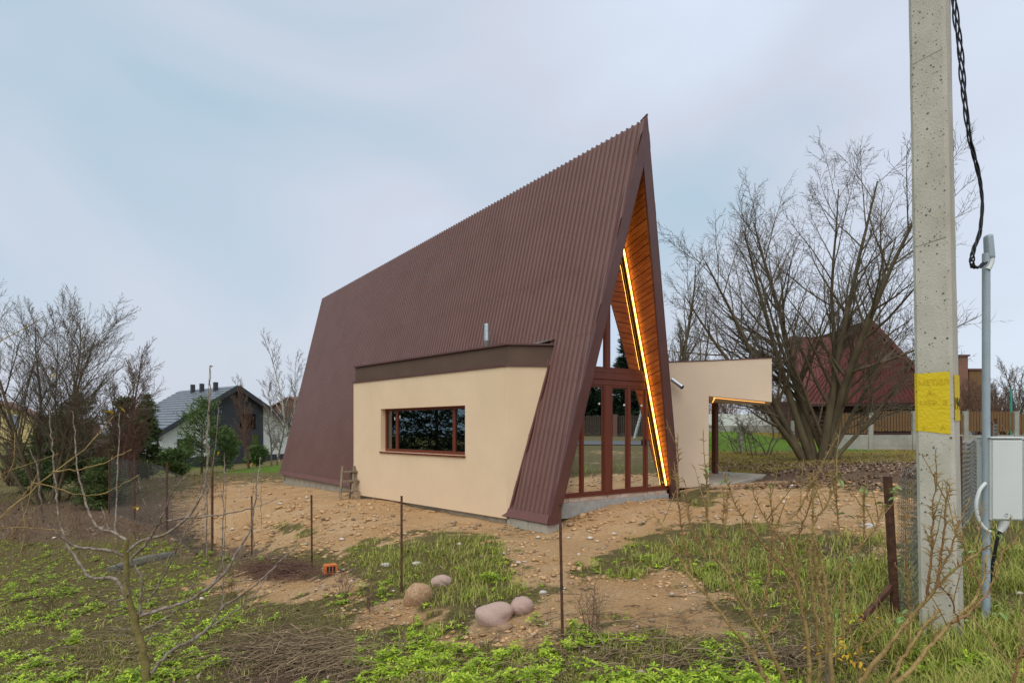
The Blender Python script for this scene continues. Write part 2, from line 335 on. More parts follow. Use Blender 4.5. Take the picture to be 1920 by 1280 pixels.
def ground_mat():
    m = bpy.data.materials.new('ground'); m.use_nodes = True; t = m.node_tree; b = t.nodes['Principled BSDF']; lk = t.links.new
    b.inputs['Roughness'].default_value = .97; b.inputs['Specular IOR Level'].default_value = .12
    tcn = N(t, 'ShaderNodeTexCoord')
    def noise(sc, det=6, ro=.65):
        n_ = N(t, 'ShaderNodeTexNoise'); n_.inputs['Scale'].default_value = sc; n_.inputs['Detail'].default_value = det; n_.inputs['Roughness'].default_value = ro
        lk(tcn.outputs['Object'], n_.inputs['Vector']); return n_.outputs[0]
    def ramp(src, stops):
        r = N(t, 'ShaderNodeValToRGB'); el = r.color_ramp.elements
        el[0].position, el[0].color = stops[0][0], (*stops[0][1], 1); el[1].position, el[1].color = stops[-1][0], (*stops[-1][1], 1)
        for p, c in stops[1:-1]: q = el.new(p); q.color = (*c, 1)
        lk(src, r.inputs[0]); return r.outputs[0]
    def mix(f, a, c):
        x = N(t, 'ShaderNodeMix', data_type='RGBA'); lk(f, x.inputs[0]); lk(a, x.inputs[6]); lk(c, x.inputs[7]); return x.outputs[2]
    def mth(op, a, c):
        x = N(t, 'ShaderNodeMath', operation=op)
        for i, q in enumerate((a, c)):
            if isinstance(q, (int, float)): x.inputs[i].default_value = q
            else: lk(q, x.inputs[i])
        return x.outputs[0]
    def attr(nm): x = N(t, 'ShaderNodeAttribute'); x.attribute_name = nm; return x.outputs['Fac']
    def soft(a, ns, k, lo, hi):
        v = mth('ADD', a, mth('MULTIPLY', mth('SUBTRACT', ns, .5), k)); x = N(t, 'ShaderNodeMapRange'); x.inputs[1].default_value = lo; x.inputs[2].default_value = hi
        x.interpolation_type = 'SMOOTHSTEP'; lk(v, x.inputs[0]); return x.outputs[0]
    n1 = noise(1.1); n5 = noise(3.2, 10, .78); n20 = noise(20, 8, .75); n70 = noise(75, 3)
    soil = ramp(n20, [(.3, (.070, .050, .022)), (.5, (.16, .125, .05)), (.7, (.26, .235, .075))])
    sand = ramp(n1, [(.32, (.46, .245, .10)), (.5, (.58, .36, .18)), (.68, (.68, .48, .29))])
    sand2 = ramp(n20, [(.3, (.29, .155, .06)), (.52, (.58, .36, .18)), (.75, (.72, .52, .33))])
    hx = N(t, 'ShaderNodeMix', data_type='RGBA'); hx.inputs[0].default_value = .5; lk(sand, hx.inputs[6]); lk(sand2, hx.inputs[7])
    lit = ramp(n20, [(.3, (.075, .045, .028)), (.5, (.17, .11, .07)), (.72, (.30, .22, .155))])
    lawn = ramp(n5, [(.3, (.07, .12, .014)), (.6, (.125, .215, .022)), (.8, (.2, .25, .03))])
    och = ramp(n5, [(.3, (.12, .085, .02)), (.55, (.25, .19, .03)), (.8, (.32, .24, .04))])
    c = mix(soft(attr('litter'), n5, 2.2, .25, .75), soil, lit)
    c = mix(soft(attr('ochre'), n5, .6, .3, .7), c, och)
    c = mix(soft(attr('lawn'), n5, .5, .4, .6), c, lawn)
    c = mix(soft(attr('sand'), n5, 2.6, .22, .62), c, hx.outputs[2])
    lk(c, b.inputs['Base Color'])
    h = mth('ADD', mth('MULTIPLY', n20, .6), mth('MULTIPLY', n70, .3))
    bp = N(t, 'ShaderNodeBump'); bp.inputs['Strength'].default_value = 1; bp.inputs['Distance'].default_value = .09; lk(h, bp.inputs['Height']); lk(bp.outputs[0], b.inputs['Normal'])
    return m
link('ground', gm, ground_mat(), smooth=True, kind='structure')

# road that passes the plot on the right (seen in the glass)
xs = np.linspace(26, 33, 6); ys = np.linspace(-60, 80, 71); RX, RY = np.meshgrid(xs, ys, indexing='ij'); RX = RX+RY*.12
RZ = gz(RX, RY, False)+.05; i2 = np.arange(RX.size).reshape(RX.shape)
link('road', mesh_from('road', np.c_[RX.ravel(), RY.ravel(), RZ.ravel()], np.stack([i2[:-1, :-1], i2[1:, :-1], i2[1:, 1:], i2[:-1, 1:]], -1).reshape(-1, 4)), M['asphalt'], smooth=True, kind='structure')

# ================================================================== A-FRAME HOUSE
RZT, ML, MR = 7.506, 4.186, 3.77             # ridge height, left and right slope
EAVE = lambda s: .19-.0128*s
aL = lambda z: -(RZT-z)/ML
aR = lambda z: (RZT-z)/MR
P1 = .909
pL = lambda z: .27+(P1-.27)*(z-.19)/(RZT-.19)
pR = lambda z: .05+(P1-.05)*(z-.19)/(RZT-.19)
TL, TR = .17, .20                             # horizontal roof thickness
iL = lambda z: aL(z)+TL
iR = lambda z: aR(z)-TR
SB = 17.75                                    # back of the roof
H = thing('a_frame_house', 'tall steep A-frame house with brown ribbed metal roof and cream side wings', 'house', (HC[0], HC[1], 0), TH)
nl = np.array([-ML, 0, 1])/math.hypot(ML, 1); nr = np.array([MR, 0, 1])/math.hypot(MR, 1)
PIT = .1375
prof = [(0, 0), (.046, 0), (.056, .038), (.082, .038), (.092, 0)]
def sheet(s0, s1, z0f, z1f, left, lift=0):
    """ribbed sheet between s0 and s1, bottom z0f(s), top z1f(s)"""
    a, nn, sg = (aL, nl, 1) if left else (aR, nr, -1)
    lines = []; k = math.floor((s0-.163)/PIT+1e-6)
    while True:
        done = False
        for ds, h in prof:
            s = .163+k*PIT+ds
            if s < s0-1e-6: continue
            if s > s1+1e-6: done = True; break
            lines.append((s, h))
        if done: break
        k += 1
    lines.append((s1, 0))
    V = []; F = []
    for s, h in lines:
        zb, zt = z0f(s), z1f(s)
        zb = min(zb, zt-.001)
        for z in (zb, zt):
            V.append(np.array([a(z), s, z])+nn*(h+lift+.010))
    for i in range(len(lines)-1):
        q = (2*i, 2*i+2, 2*i+3, 2*i+1); F.append(q[::-1] if left else q)
    return V, F
def prow(pf, s):   # lowest z of the sloping front edge at this s
    lo, hi = pf(.19), pf(RZT)
    return EAVE(s) if -s <= lo else .19+(RZT-.19)*(-s-lo)/(hi-lo)
seams = [-.90]+[.163+1.1*k for k in range(16)]+[SB]
for left in (True, False):
    pf = pL if left else pR
    for k in range(len(seams)-1):
        s0, s1 = seams[k], seams[k+1]
        lap = 3.62 if k < 1 else 4.95
        zt = lambda s: RZT+.0
        if not left:
            V, F = sheet(s0, s1, lambda s: prow(pf, s), zt, False, .0005*(k % 2)); link('roof_sheet', mesh_from('roof_sheet', V, F), M['roof'], H)
            continue
        V, F = sheet(s0, s1, lambda s: max(prow(pf, s), lap-.06), zt, True, .006+.001*(k % 2)); link('roof_sheet', mesh_from('roof_sheet', V, F), M['roof'], H)
        V, F = sheet(s0, s1, lambda s: prow(pf, s), lambda s: max(lap, prow(pf, s)), True, .001*(k % 2)); link('roof_sheet', mesh_from('roof_sheet', V, F), M['roof'], H)
# screws on the ribs
sc = MB()
for k in range(0, 120, 2):
    s = .163+k*PIT+.072-1.1
    for zr in (.75, 1.75, 2.75, 3.75, 4.75, 5.7, 6.7):
        z = zr+.05*math.sin(k); 
        if s < -.8 or z < prow(pL, s)+.1 or s > SB-.1: continue
        c = np.array([aL(z), s, z])+nl*.052; e_ = np.array([0, .008, 0]); f_ = np.cross(nl, [0, 1, 0])*.008
        sc.hexa([c-e_-f_, c+e_-f_, c+e_+f_, c-e_+f_]+[q+nl*.006 for q in (c-e_-f_, c+e_-f_, c+e_+f_, c-e_+f_)])
sc.go('roof_screws', M['trim'], H, kind='stuff')
# solid roof body under the sheets (both legs of the A)
for nm, a, ia, pf in (('roof_core', aL, iL, pL), ('roof_core', aR, iR, pR)):
    b = MB(); zb = .22
    zi = RZT-.80
    P = [(a(zb), -pf(zb)+.03, zb), (ia(zb), -pf(zb)+.03, zb), (ia(zb), SB, zb-.2), (a(zb), SB, zb-.2), (a(RZT), -pf(RZT)+.03, RZT-.005), (ia(zi)*0+.0, -pf(zi)+.03, zi), (0, SB, zi), (0, SB, RZT-.005)]
    if a is aR: P = [P[1], P[0], P[3], P[2], P[5], P[4], P[7], P[6]]
    b.hexa(P); b.go(nm, M['woodgap'], H)
# back gable wall
MB().raw([(aL(-.3)+.1, SB-.5, -.3), (aR(-.3)-.1, SB-.5, -.3), (0, SB-.5, RZT-.4)], [(0, 1, 2)]).go('back_wall', M['fascia'], H)
# ridge cap with upturned front tip
rc = MB()
for sg, a, nn in ((1, aL, nl), (-1, aR, nr)):
    rc.raw([(a(RZT-.02)+nn[0]*.004, -P1+.05, RZT-.02), (a(RZT-.02)+nn[0]*.004, SB, RZT-.02), (0, SB, RZT+.004), (0, -P1+.05, RZT+.004)], [(0, 1, 2, 3)])
rc.go('ridge_cap', M['roof'], H)
# verge trim: outer strip on the roof and a front face board
for nm, a, ia, pf, nn in (('verge_trim', aL, iL, pL, nl), ('verge_trim', aR, iR, pR, nr)):
    b = MB(); z0 = .16; z1 = RZT+.10; zi = RZT-.76
    tr = TL if a is aL else TR
    o0 = np.array([a(z0), -pf(z0)-.02, z0])+nn*.045; o1 = np.array([0, -pf(RZT)-.02, z1])+np.array([0, 0, .0])
    bk0 = o0+np.array([0, .16, 0]); bk1 = o1+np.array([0, .16, -.06])
    i0 = np.array([ia(z0), -pf(z0)-.02, z0]); i1 = np.array([0, -pf(zi)-.02, zi])
    # outer flange (along the roof), thickness inwards
    q = -nn*.02
    b.slab([o0, bk0, bk1, o1] if a is aL else [o1, bk1, bk0, o0], q)
    # front face
    y = np.array([0, .022, 0])
    b.slab([o0+q*0+y*.2, i0+y*.2, i1+y*.2, o1+y*.2-np.array([0, 0, .03])][::(1 if a is aL else -1)], y)
    # return lip on the inside
    b.slab([i0, i0+np.array([0, .06, 0]), i1+np.array([0, .06, 0]), i1][::(1 if a is aL else -1)], np.array([.006 if a is aL else -.006, 0, 0]))
    b.go(nm, M['trim'], H)
# eave flashing
for a, nn, sg, pf in ((aL, nl, 1, pL), (aR, nr, -1, pR)):
    s0 = -pf(.2)
    for j in range(9):
        sa = s0+(SB-s0)*j/9; sb = s0+(SB-s0)*(j+1)/9-.006; z0, z1 = EAVE(sa)-.03, EAVE(sb)-.03; h = .16
        A = np.array([a(z0), sa, z0])+nn*.066; B = np.array([a(z1), sb, z1])+nn*.066; Cc = np.array([a(z1+h), sb, z1+h])+nn*.058; D = np.array([a(z0+h), sa, z0+h])+nn*.058
        MB().slab([D, Cc, B, A] if sg > 0 else [A, B, Cc, D], -nn*.004).go('eave_flashing', M['flash'], H)
# plinths under the eaves
def plinth(side, parts):
    for s0, s1, z0, z1, out_ in parts:
        a0 = aL(.15) if side < 0 else aR(.15)
        lo, hi = (a0+out_, a0+.35) if side < 0 else (a0-.35, a0-out_)
        MB().box(lo, hi, s0, s1, z0, z1).go('plinth', M['conc'], H, bevel=.012)
plinth(-1, [(-.22, .34, -.35, .155, -.02), (.345, 1.02, -.35, .15, -.03), (1.025, 4.4, -.4, .12, .07), (4.405, 8.0, -.5, .08, .07), (8.005, 12.4, -.7, .045, .03), (12.405, 17.6, -.9, -.02, .03)])
plinth(1, [(-.0, 5, -.3, .15, .06), (5.005, 17.6, -.5, .0, .06)])
# floor
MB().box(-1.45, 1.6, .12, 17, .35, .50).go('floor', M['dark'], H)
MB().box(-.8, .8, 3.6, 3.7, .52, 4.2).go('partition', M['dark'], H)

# -- soffit boards inside the overhang
def soffit(a_in, pf, sg):
    k = 0; z = .62
    while z < 6.72:
        dz = .104
        def pt(zz, front):
            p = pf(zz)-.0 if front else .0
            zq = zz+(.30*p if front else 0)
            zq = min(zq, 6.74)
            return np.array([a_in(zq), -(pf(zq)-.015) if front else .02, zq])
        q = [pt(z, 0), pt(z, 1), pt(z+dz-.012, 1), pt(z+dz-.012, 0)]
        if sg > 0: q = q[::-1]
        off = np.array([-sg*.014, 0, 0])
        q = [p+np.array([-sg*.002, 0, 0]) for p in q]
        MB().slab(q, off).go('soffit_board', M['wood'], H)
        z += dz*(1+.05*math.sin(k*3.1)); k += 1
soffit(iR, pR, 1); soffit(iL, pL, -1)
# beam and led strip along the glass
for ia, sg in ((iR, 1), (iL, -1)):
    z0, z1 = .66, 6.35
    A = np.array([ia(z0)-sg*.03, -.022, z0]); B = np.array([ia(z1)-sg*.03, -.022, z1])
    MB().beam(A, B, .045, .03, (0, 1, 0)).go('soffit_beam', M['beam'], H)
    d = np.array([-sg*.040, -.022, 0])
    MB().beam(A+d, B+d, .020, .016, (0, 1, 0)).go('led_strip', M['led'], H)
    d = np.array([-sg*.052, -.002, 0])
    MB().beam(A+d, B+d, .036, .012, (0, 1, 0)).go('led_mirror_shield', M['beam'], H)  # dark strip added to hide the led's mirror image in the glass

# -- glazing of the front gable
def inset(poly, d):
    n = len(poly); P = [np.array(p, float) for p in poly]; out = []
    for i in range(n):
        a, b, c = P[i-1], P[i], P[(i+1) % n]
        t1 = (b-a)/np.linalg.norm(b-a); t2 = (c-b)/np.linalg.norm(c-b); n1 = np.array([-t1[1], t1[0]]); n2 = np.array([-t2[1], t2[0]])
        A = np.array([n1, n2]); out.append(np.linalg.solve(A, np.array([n1@(a+n1*d), n2@(c+n2*d)])))
    return out
def ring(b, po, pi, y0, y1):
    n = len(po)
    V = [(p[0], y0, p[1]) for p in po]+[(p[0], y0, p[1]) for p in pi]+[(p[0], y1, p[1]) for p in po]+[(p[0], y1, p[1]) for p in pi]
    F = []
    for i in range(n):
        j = (i+1) % n
        F += [(i, j, n+j, n+i), (2*n+i, 3*n+i, 3*n+j, 2*n+j), (i, 2*n+i, 2*n+j, j), (n+i, n+j, 3*n+j, 3*n+i)]
    b.raw(V, F)
def window(parent, poly, fw=.055, name='window_frame', y0=-.005, dep=.07, step=True, gl='glass', sticker=None):
    b = MB(); pi = inset(poly, fw*.55 if step else fw); ring(b, poly, pi, y0, y0+dep)
    if step: pj = inset(poly, fw); ring(b, inset(poly, fw*.5), pj, y0+.018, y0+dep+.01); pi = pj
    fr = b.go(name, M['frame'], parent)
    pg = inset(poly, fw*.9)
    MB().slab([(p[0], y0+.034, p[1]) for p in pg], (0, .004, 0)).go('pane', M[gl], fr)
    if sticker:
        x, z = sticker; MB().box(x-.018, x+.018, y0+.026, y0+.032, z-.018, z+.018).go('sticker', M['white'], fr)
    return fr
z0, z1 = .60, 2.69
eps = .004
window(H, [(iL(z0)+.01, z0), (-.757, z0), (-.757, z1), (iL(z1)+.01, z1)], .05)
window(H, [(-.753, z0), (-.18, z0), (-.18, z1), (-.753, z1)], .05, sticker=(-.30, 2.33))
window(H, [(-.018, z0), (.464, z0), (.464, z1), (-.018, z1)], .055, 'door', y0=-.012, sticker=(.37, 2.32))
dr = window(H, [(.468, z0), (.998, z0), (.998, z1), (.468, z1)], .075, 'door', y0=-.012, sticker=(.87, 2.32))
MB().box(.935, .95, -.05, -.013, 1.5, 1.62).go('handle', M['black'], dr)
window(H, [(1.002, z0), (iR(z0)-.01, z0), (iR(z1)-.01, z1), (1.002, z1)], .05, sticker=(1.52, .72))
MB().box(-.176, -.022, -.014, .07, z0, z1).go('post', M['frame'], H, bevel=.006)
tb = MB(); tb.box(iL(z1)+.02, iR(z1+.3)-.02, -.012, .07, z1+.004, 2.80); tb.box(iL(z1+.1)+.02, iR(z1+.3)-.02, -.028, .07, 2.803, 2.93); tb.box(iL(z1+.2)+.02, iR(3.0)-.02, -.018, .07, 2.933, 2.996)
tb.go('transom', M['frame'], H, bevel=.005)
zu = 3.0
zc_ = RZT-(.14+TL)*ML
window(H, [(iL(zu)+.01, zu), (-.142, zu), (-.142, zc_-.03)], .045)
zap = 6.74
window(H, [(-.058, zu), (iR(zu)-.01, zu), (iR(zap)-.01+.02, zap), (-.058, RZT-(.058+TL)*ML-.02)], .045, sticker=(.98, 3.12))
MB().box(-.139, -.061, -.012, .07, zu, 6.3).go('mullion', M['frame'], H, bevel=.005)
# sill: brown ledge, whitewashed packing planks, grey blocks
MB().box(iL(.6)+.01, iR(.6)-.01, -.05, .10, .57, .597).go('sill', M['frame'], H)
x = -1.46; k = 0
while x < 1.58:
    L_ = (.34, .28, .5, .22)[k % 4]; MB().box(x, min(x+L_-.006, 1.6), -.02-.008*(k % 3), .09, .485, .566).go('sill_plank', M['sillb'], H, bevel=.004); x += L_; k += 1
x = -1.50; k = 0
while x < 1.6:
    MB().box(x, min(x+.585, 1.62), -.055+.004*(k % 2), .12, .20, .482).go('block', M['block'], H, bevel=.006); x += .59; k += 1

# -- left annex -------------------------------------------------------
B1 = np.array([-1.80, 1.0]); B2 = np.array([-2.65, 6.885]); zb, zt = .119, 3.06
fd = np.array([-1.068, .572])-B1; FI = B1+fd*1.25
wd = (B2-B1); wl = np.linalg.norm(wd); wd = wd/wl; wn = np.array([-wd[1], wd[0]])
if wn[0] > 0: wn = -wn                       # outward (to the left)
def wallpt(u, v):                            # pixel -> (t along wall, z)
    r = ray(u, v); ob = wld(B1[0], B1[1], 0)[:2]; nw = wn[0]*E1+wn[1]*E2; d = (ob@nw)/(r[:2]@nw); p = at_d(u, v, d); l_ = loc(p)
    return float((np.array(l_[:2])-B1)@wd), l_[2]
t1, zt1 = wallpt(872, 759); t0, zt0 = wallpt(714, 767); _, zb1 = wallpt(872, 855); _, zb0 = wallpt(714, 845)
wz0, wz1 = (zb0+zb1)/2, (zt0+zt1)/2; wt0, wt1 = t1, t0
def W(t, z, dep=0): p = B1+wd*t-wn*dep; return (p[0], p[1], z)
b = MB()
R0 = .20
b.raw([W(0, zb), W(wl, zb), W(wl, zt), W(0, zt), W(wt0, wz0), W(wt1, wz0), W(wt1, wz1), W(wt0, wz1)], [(1, 0, 4, 5), (2, 1, 5, 6), (3, 2, 6, 7), (0, 3, 7, 4)])
b.raw([W(wt0, wz0), W(wt1, wz0), W(wt1, wz1), W(wt0, wz1), W(wt0, wz0, R0), W(wt1, wz0, R0), W(wt1, wz1, R0), W(wt0, wz1, R0)], [(0, 4, 5, 1), (1, 5, 6, 2), (2, 6, 7, 3), (3, 7, 4, 0)])
bi = np.array([-.9, 6.885+.05])
b.raw([(B1[0], B1[1], zb), (FI[0], FI[1], zb), (FI[0], FI[1], zt), (B1[0], B1[1], zt)], [(0, 1, 2, 3)])
b.raw([(B2[0], B2[1], zb), (bi[0], bi[1], zb), (bi[0], bi[1], zt), (B2[0], B2[1], zt)], [(3, 2, 1, 0)])
b.raw([(B1[0], B1[1], zb), (FI[0], FI[1], zb), (bi[0], bi[1], zb), (B2[0], B2[1], zb)], [(3, 2, 1, 0)])
AX = b.go('annex_wall', M['cream'], H)
MB().prism([(-1.72, 1.15), (-1.4, 1.1), (-1.4, 6.8), (-2.5, 6.8)], -.5, .12).go('annex_footing', M['conc'], H)
# dark room behind the window
rm = MB(); rm.box(-1.6, -1.55, 1.3, 6.6, .3, 3.0); rm.go('annex_room', M['dark'], H)
# window built in wall coordinates under an empty-free transform: convert points
def wbox(t0_, t1_, z0_, z1_, d0, d1):
    P = [W(t0_, z0_, d1), W(t1_, z0_, d1), W(t1_, z0_, d0), W(t0_, z0_, d0), W(t0_, z1_, d1), W(t1_, z1_, d1), W(t1_, z1_, d0), W(t0_, z1_, d0)]
    return P
fr = MB(); f0 = .06
ww = wt1-wt0; m1, m2 = wt0+ww*.165, wt0+ww*.845
for q in ((wt0, wt1, wz1-f0, wz1), (wt0, wt1, wz0, wz0+f0*1.2), (wt0, wt0+f0, wz0+f0*1.2+.001, wz1-f0-.001), (wt1-f0, wt1, wz0+f0*1.2+.001, wz1-f0-.001), (m1-.045, m1+.045, wz0+f0*1.2+.001, wz1-f0-.001), (m2-.045, m2+.045, wz0+f0*1.2+.001, wz1-f0-.001)):
    fr.hexa(wbox(*q, .13, .20))
AW = fr.go('annex_window', M['frame'], H)
for q in ((wt0+f0, m1-.045), (m1+.045, m2-.045), (m2+.045, wt1-f0)):
    MB().hexa(wbox(q[0], q[1], wz0+f0*1.2, wz1-f0, .158, .163)).go('pane', M['glassd'], AW)
for t_, z_ in ((m2-.11, wz1-.2), (m2+.12, wz1-.24), (wt0+.1, wz1-.25)): MB().hexa(wbox(t_-.012, t_+.012, z_-.035, z_+.035, .150, .156)).go('sticker', M['white'], AW)
MB().hexa(wbox(wt0-.02, wt1+.02, wz0-.035, wz0-.002, -.035, .16)).go('window_ledge', M['frame'], AW)
# flashing where the wing meets the roof
jb = np.array([-1.764, .961, .121]); jt = np.array([-1.062, .56, 3.06])
MB().beam(jb+nl*.03, jt+nl*.03, .05, .05, (0, 1, 0)).go('junction_flashing', M['trim'], H)
# fascia, drip trim and cap
def plan(off): 
    c = B1+wn*off; fn = np.array([fd[1], -fd[0]])/np.linalg.norm(fd)
    if fn[1] > 0: fn = -fn
    # corner offset along both
    A = np.array([wn, fn]); cor = np.linalg.solve(A, np.array([wn@(B1+wn*off), fn@(B1+fn*off)]))
    return [cor, FI+fn*off+fd*.0, bi, B2+wn*off]
def ccw(p): 
    a_ = sum(p[i][0]*p[(i+1) % len(p)][1]-p[(i+1) % len(p)][0]*p[i][1] for i in range(len(p))); return p if a_ > 0 else p[::-1]
MB().prism(ccw(plan(-.05)), 3.085, 3.455).go('annex_fascia', M['fascia'], H)
MB().prism(ccw(plan(.03)), 3.045, 3.083).go('drip_trim', M['trim'], H)
MB().prism(ccw(plan(.0)), 3.457, 3.49).go('fascia_cap', M['trim'], H)
MB().raw([(-1.25, .80, 3.492), (-.90, .50, 3.60), (-.86, 1.70, 3.62), (-1.25, 1.9, 3.492)], [(0, 1, 2, 3)]).go('roof_membrane', M['membrane'], H)
MB().raw([(-1.0, .48, 3.50), (-.915, .47, 3.56), (-.80, 2.0, 3.66), (-.85, 2.0, 3.60)], [(0, 1, 2, 3)]).go('roof_flashing', M['roof'], H)
# ventilation pipe
vp = loc(at_d(913, 640, 13.25)); vt = MB(); vt.tube([(vp[0], vp[1], 3.45), (vp[0], vp[1], 3.78)], .066, 12); vt.go('vent_base', M['membrane'], H)
vt = MB(); vt.tube([(vp[0], vp[1], 3.72), (vp[0], vp[1], 3.9), (vp[0], vp[1], 4.15)], .06, 14)
for z in (3.82, 3.98, 4.1): vt.tube([(vp[0], vp[1], z), (vp[0], vp[1], z+.02)], .065, 14)
vt.go('vent_pipe', M['galv'], H)

# -- right wing with canopy --------------------------------------------
w0 = (3.0, 14.75); w1 = (4.70, 14.40); w2 = (6.12, 14.20); w3 = (7.2, 16.9); w4 = (6.0, 18.4); w5 = (4.2, 18.8)
def lp(p, z): return loc((p[0], p[1], z))
def wprism(ps, za, zb_): 
    q = [lp(p, 0)[:2] for p in ps]; return ccw(q), za, zb_
def tilted(ps, zlo, zhi):
    q = [lp(p, 0)[:2] for p in ps]; n_ = len(q)
    V = [(q[i][0], q[i][1], zlo[i]) for i in range(n_)]+[(q[i][0], q[i][1], zhi[i]) for i in range(n_)]
    return MB().raw(V, [tuple(range(n_-1, -1, -1)), tuple(range(n_, 2*n_))]+[(i, (i+1) % n_, n_+(i+1) % n_, n_+i) for i in range(n_)])
tilted([w0, w1, w4, w5], [.33, .47, .55, .4], [3.44, 3.455, 3.45, 3.44]).go('wing_wall', M['cream2'], H)
o_ = .004
tilted([w1, w2, w3, w4], [2.625, 2.475, 2.50, 2.62], [3.455+o_, 3.50, 3.5, 3.455]).go('canopy', M['cream2'], H)
tilted([(w0[0], w0[1]-.015), (w1[0], w1[1]-.015), (w2[0]+.01, w2[1]-.015), w3, w4, w5], [3.445, 3.461, 3.504, 3.504, 3.46, 3.445], [3.465, 3.481, 3.522, 3.52, 3.48, 3.465]).go('canopy_cap', M['trim'], H)
# warm light strip under the canopy edge
def lp3(p, z): return np.array(lp(p, z))
MB().beam(lp3((4.86, 14.55), 2.592), lp3((6.05, 14.42), 2.465), .02, .012).go('led_strip', M['led2'], H)
MB().beam(lp3((4.95, 14.7), 2.605), lp3((5.98, 18.0), 2.61), .02, .012).go('led_strip', M['led2'], H)
cp = lp((5.98, 17.75), 0)
MB().box(cp[0]-.07, cp[0]+.07, cp[1]-.07, cp[1]+.07, .5, 2.62).go('canopy_column', M['beam'], H, bevel=.006)
tilted([(4.5, 14.25), (4.95, 14.0), (6.95, 16.75), (7.35, 17.4), (6.1, 18.9), (5.2, 18.9)], [.2]*6, [.53]*6).go('porch_slab', M['conc'], H, bevel=.015)
dp = lp3((3.84, 14.45), 3.02); dq = lp3((4.02, 14.22), 2.82)
MB().tube([dp, (dp+dq)/2, dq], .055, 12).go('rain_spout', M['galv'], H, smooth=True)

# ================================================================== NEIGHBOURING BUILDINGS
def frame2(o, d):      # local frame helper: origin o (x,y), axis d
    d = np.array(d, float); d /= np.linalg.norm(d); return math.atan2(d[1], d[0])
# --- charcoal and white house, gable towards the camera; local x along gable, y along ridge (back)
ap = at_d(447, 722, 50.0)
gd = np.array([.631, .776]); rz_h = math.atan2(gd[1], gd[0]); zg = -1.15
NH = thing('gable_house', 'white and charcoal house with grey tiled roof behind the pines', 'house', (ap[0], ap[1], zg), rz_h)
rh = ap[2]-zg; hwl, hwr = 6.3, 6.3; eh = rh-4.0; dl = 11.0
NW = .5          # rake overhang at the front
def roofz(x): return rh-abs(x)*4.0/6.3
wv = [(-5.6, NW, .0), (5.6, NW, .0), (5.6, NW, roofz(5.6)-.25), (0, NW, rh-.25), (-5.6, NW, roofz(5.6)-.25)]
MB().slab(wv[::-1], (0, dl-.8, 0)).go('wall', M['wwall'], NH)
MB().box(-5.66, 5.66, NW-.05, dl, -.4, .75).go('plinth', M['char'], NH)
cl = [(-2.1, NW-.08, .76), (2.4, NW-.08, .76), (2.4, NW-.08, roofz(2.4)-.26), (0, NW-.08, rh-.27), (-2.1, NW-.08, roofz(2.1)-.26)]
MB().slab(cl, (0, .06, 0)).go('gable_cladding', M['char'], NH)
for (x0, x1, za, zb_) in ((-1.55, -1.15, 3.0, 4.6), (.25, 1.75, 2.9, 4.3), (-.6, .1, .9, 2.3), (1.3, 2.0, .9, 2.5), (-4.6, -3.4, 1.1, 2.2)):
    wf = MB(); wf.box(x0, x1, NW-.12, NW-.07, za, zb_); f_ = wf.go('window', M['char'], NH); MB().box(x0+.07, x1-.07, NW-.13, NW-.122, za+.07, zb_-.07).go('pane', M['glassd'], f_)
# tiled roof in rows
for sg in (-1, 1):
    rows = 17; Lr = math.hypot(6.3, 4.0); dx, dz = 6.3/rows, -4.0/rows
    for k in range(rows):
        xa, xb = k*dx, (k+1)*dx+.06; za, zb_ = rh-.02+k*dz, rh-.02+(k+1)*dz-.04+.055
        y0, y1 = .0, dl+.3
        P = [(sg*xa, y0, za-.02), (sg*xa, y1, za-.02), (sg*xb, y1, zb_-.03), (sg*xb, y0, zb_-.03), (sg*xa, y0, za+.0), (sg*xa, y1, za+.0), (sg*xb, y1, zb_+.02), (sg*xb, y0, zb_+.02)]
        if sg > 0: P = [P[3], P[2], P[1], P[0], P[7], P[6], P[5], P[4]]
        MB().hexa(P).go('roof_tile_row', M['tile'], NH)
    A = np.array([0, -.03, rh-.16]); B = np.array([sg*6.45, -.03, rh-4.26]); MB().beam(A, B, .12, .38, (0, 0, 1)).go('bargeboard', M['char'], NH)
for y in (2.6, 5.2, 7.0): MB().box(-.75, -.45, y, y+.3, rh-.75, rh+.35).go('chimney', M['char'], NH)
MB().box(-6.1, -5.98, .3, .42, -.2, roofz(6.1)-.2).go('downpipe', M['char'], NH)
# --- yellow house at the far left, brown roof beyond the ridge end
def small_house(name, label, u, vb, d, w_, dp_, h_, r_, rz, wall, roof, wins=2):
    p = at_d(u, vb, d); T = thing(name, label, 'house', (p[0], p[1], p[2]), rz)
    MB().raw([(-w_/2, 0, -1), (w_/2, 0, -1), (w_/2, dp_, -1), (-w_/2, dp_, -1), (-w_/2, 0, h_), (w_/2, 0, h_), (w_/2, dp_, h_), (-w_/2, dp_, h_), (0, 0, h_+r_), (0, dp_, h_+r_)],
             [(0, 1, 5, 8, 4), (2, 3, 7, 9, 6), (1, 2, 6, 5), (3, 0, 4, 7), (0, 3, 2, 1)]).go('wall', wall, T)
    for sg in (-1, 1):
        A = np.array([0, -.4, h_+r_+.05]); o_ = sg*(w_/2+.5); zz = h_+r_+.05-(w_/2+.5)*r_/(w_/2)
        q = [A, A+np.array([0, dp_+.8, 0]), np.array([o_, dp_+.4, zz]), np.array([o_, -.4, zz])]
        MB().slab(q if sg < 0 else q[::-1], (0, 0, .15)).go('roof', roof, T)
    for k in range(wins):
        x = -w_/4+k*w_/2; f_ = MB().box(x-.5, x+.5, -.05, .02, h_*.35, h_*.35+1.3).go('window', M['wwall'], T); MB().box(x-.42, x+.42, -.07, -.052, h_*.35+.08, h_*.35+1.22).go('pane', M['glassd'], f_)
    return T
